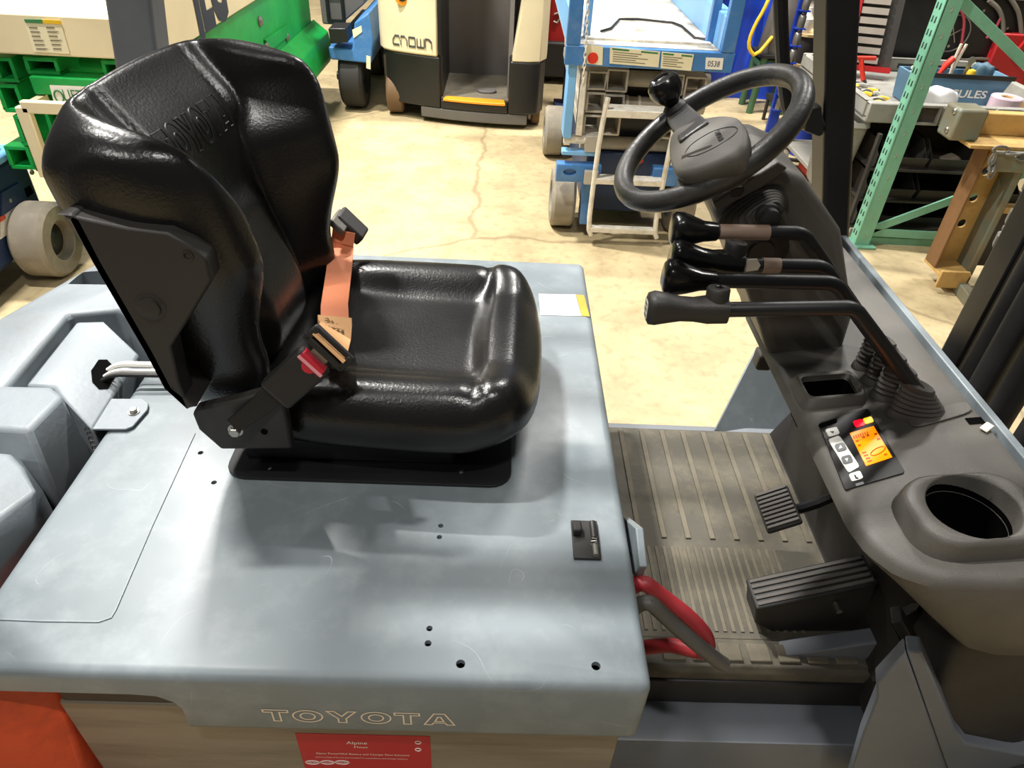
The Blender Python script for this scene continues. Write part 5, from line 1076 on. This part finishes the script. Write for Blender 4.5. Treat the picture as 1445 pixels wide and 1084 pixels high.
for k in range(12):
    t = k/11; c = V3(2.15+.62*t, LY0-.008, lt_-.01-.05*math.sin(math.pi*t)+.02); u_ = V3(0, 1, 0) if k % 2 else V3(0, .3, 1); g = G()
    g.tube([c+V3(.034, 0, 0)*math.cos(s_)+u_*.014*math.sin(s_) for s_ in np.linspace(0, 2*math.pi, 13)], .0055, 6); obj('chain_link', g, 'grey_steel', FR)
for k in range(3):
    c = V3(2.13+.012*k, LY0-.012, lt_-.03-.03*k); obj('chain_link', G().tube([c+V3(.012*math.sin(s_), .012*math.cos(s_)*(k % 2), .026*math.cos(s_)) for s_ in np.linspace(0, 2*math.pi, 13)], .0055, 6), 'grey_steel', FR)
obj('lower_beam', G().bar((2.28, LY0+.02, .03), (2.24, LY0-.35, .03), .05, .06), 'patina', FR, bevel=.006)
WC_ = thing('timber_crate', 'low crate of pale timber at the foot of the rusty frame', 'crate', (2.45, 2.9, 0))
for k in range(3): obj('plank', G().box(2.33+.10*k, 2.42+.10*k, 2.72, 3.02, .075, .10), 'spool_wood', WC_, bevel=.003)
for Y in (2.72, 2.98): obj('runner', G().box(2.33, 2.62, Y, Y+.04, 0, .075), 'spool_wood', WC_, bevel=.003)

# --- clutter between the blue scissor lift and the guard pillar
for z0_, m_, lb_ in ((.20, 'wire_red', 'wooden spool of red wire under the black cable spool'), (.45, 'wire_black', 'wooden spool of black cable on top of the red wire spool')):
    SPL = thing('wire_spool', lb_, 'spool', (2.19, 5.62, z0_))
    for h in (0, .20): obj('flange', G().lathe([(.125, 0), (.125, .018)], (2.19, 5.62, z0_+h), (0, 0, 1), 28), 'spool_wood', SPL)
    obj('winding', G().lathe([(.10, .018), (.105, .05), (.10, .08), (.106, .12), (.10, .16), (.104, .20)], (2.19, 5.62, z0_), (0, 0, 1), 28), m_, SPL)
ST = thing('stand', 'low dark stand under the wire spools', 'stand', (2.19, 5.62, 0)); obj('stand_top', G().box(2.04, 2.34, 5.48, 5.76, .17, .199), 'dark_plastic', ST)
for X in (2.06, 2.32):
    for Y in (5.50, 5.74): obj('leg', G().cyl((X, Y, 0), (X, Y, .17), .014, 8), 'dark_plastic', ST)
solo('white_bottle', G().lathe([(.045, 0), (.05, .02), (.05, .09), (.02, .13), (.018, .16), (0, .16)], (2.13, 5.58, .6695), (0, 0, 1), 20), 'white_worn', 'white squeeze bottle standing on the cable spool', 'bottle')
BK = thing('bucket', 'blue plastic bucket on the floor behind the guard pillar', 'bucket', (2.11, 4.98, 0))
obj('pail', G().lathe([(.0, .006), (.082, .0), (.085, .004), (.105, .20), (.112, .20), (.112, .215), (.100, .215), (.080, .012), (0, .012)], (2.11, 4.98, 0), (0, 0, 1), 28), 'bright_blue', BK); obj('handle', G().tube([V3(2.11+.113*math.cos(t), 4.98-.02*math.sin(t), .19-.05*math.sin(t)) for t in np.linspace(0, math.pi, 13)], .004, 6), 'steel', BK)
solo('drain_pan', G().ext(rrect(2.0, 2.22, 4.42, 4.74, .06), 'z', 0, .05), 'bright_red', 'flat red pan on the floor behind the guard pillar', 'pan', bevel=.01)
solo('floor_hose', G().tube([(1.62, 4.85, .012), (1.78, 4.95, .012), (1.98, 4.80, .012), (2.2, 4.82, .012), (2.5, 4.9, .012)], .012, 8, 2), 'rubber', 'black hose lying across the floor by the bucket', 'hose')
SG = thing('green_stand', 'green tubular stand legs beside the blue scissor lift', 'stand', (2.05, 5.98, 0))
for X, Y in ((1.99, 5.90), (2.24, 5.90), (1.99, 6.14), (2.24, 6.14)): obj('leg', G().cyl((X, Y, 0), (X+.02, Y, .42), .028, 10), 'dark_green', SG)
obj('cross_bar', G().cyl((2.0, 5.9, .35), (2.26, 5.9, .35), .022, 10).cyl((2.0, 6.14, .35), (2.26, 6.14, .35), .022, 10).cyl((2.01, 5.9, .35), (2.01, 6.14, .35), .022, 10).cyl((2.26, 5.9, .35), (2.26, 6.14, .35), .022, 10), 'dark_green', SG)
obj('stand_plate', G().box(1.97, 2.28, 5.87, 6.17, .42, .44), 'dark_plastic', SG)
CNR = thing('grey_canister', 'grey tapered canister with a looped yellow hose on the green stand', 'canister', (2.11, 6.02, .4405))
obj('tank', G().lathe([(.12, 0), (.13, .03), (.10, .34), (.06, .42), (.05, .52), (0, .52)], (2.11, 6.02, .4405), (0, 0, 1), 24), 'truck_grey', CNR)
obj('hose', G().tube([V3(2.09, 6.0, .955), py(1090, -16, 5.90)]+[py(x, y, 5.83) for x, y in [(1086, -4), (1078, 14), (1066, 34), (1057, 56), (1057, 70), (1066, 80)]]+[V3(2.035, 5.93, .56)], .014, 8, 1), 'hose_yellow', CNR, label='yellow hose')
solo('blue_tarp', G().loft([[(1.70+.075*k+.012*math.sin(9*z+k), 6.30+.03*math.sin(k*2.2+5*z), z) for k in range(9)]+[(2.30-.075*k, 6.40, z) for k in range(9)] for z in np.linspace(0.0, 1.5, 12)]), 'bright_blue', 'blue hanging tarp behind the wire spools', 'tarp')
solo('black_cabinet', G().box(1.30, 1.66, 6.1, 6.6, 0, 1.3), 'black_paint', 'tall black cabinet behind the blue scissor lift', 'cabinet', bevel=.01)
g = G()
CN = [(2.03, 5.98+.0, z) for z in (.0,)]
RKC = thing('can_rack', 'narrow blue rack of silver cans beside the wire spools', 'rack', (2.0, 5.45, 0))
obj('rack_back', G().box(1.99, 2.06, 5.42, 5.45, 0, 1.2), 'bright_blue', RKC)
for k in range(9):
    z = .18+.11*k; obj('rack_shelf', G().box(1.99, 2.06, 5.36, 5.42, z-.008, z), 'bright_blue', RKC)
    ORD = ('lowest', 'second', 'third', 'fourth', 'fifth', 'sixth', 'seventh', 'eighth', 'top')
    solo('spray_can', G().lathe([(.026, 0), (.027, .07), (.018, .083), (.012, .088), (.012, .096), (0, .096)], (2.025, 5.388, z+.0005), (0, 0, 1), 14), 'steel', 'silver can on the %s ledge of the narrow blue rack' % ORD[k], 'can', 'silver cans in the blue rack')
# tall shelving far behind the pillar and the charger
for X0, lb_, m_ in ((2.4, 'pale steel shelving far behind the guard pillar', 'slat_grey'),):
    SH = thing('shelving', lb_, 'shelving', (X0+.8, 6.3, 0))
    for z in (.25, .7, 1.15, 1.6): obj('shelf_board', G().box(X0, X0+1.8, 6.0, 6.6, z, z+.03), m_, SH)
    for X in (X0, X0+1.8):
        for Y in (6.0, 6.58): obj('leg', G().box(X-.02, X+.02, Y-.02, Y+.02, 0, 1.9), m_, SH)
    for k, (X, w, h, mm) in enumerate(((X0+.15, .3, .22, 'spool_wood'), (X0+.55, .25, .3, 'truck_grey'), (X0+.95, .35, .18, 'red_paint'), (X0+1.4, .3, .25, 'bin_black'))):
        for j, z in enumerate((.28, .73, 1.18)):
            if (k+j) % 3 != 2: solo('storage_box', G().box(X, X+w, 6.08, 6.5, z+.0005, z+h), ['spool_wood', 'truck_grey', 'red_paint', 'bin_black'][(k+j) % 4], '%s box on the %s board of the pale shelving' % (['tan', 'grey', 'red', 'black'][(k+j) % 4], ['lowest', 'second', 'third'][j]), 'box', 'boxes on the pale shelving', bevel=.006)
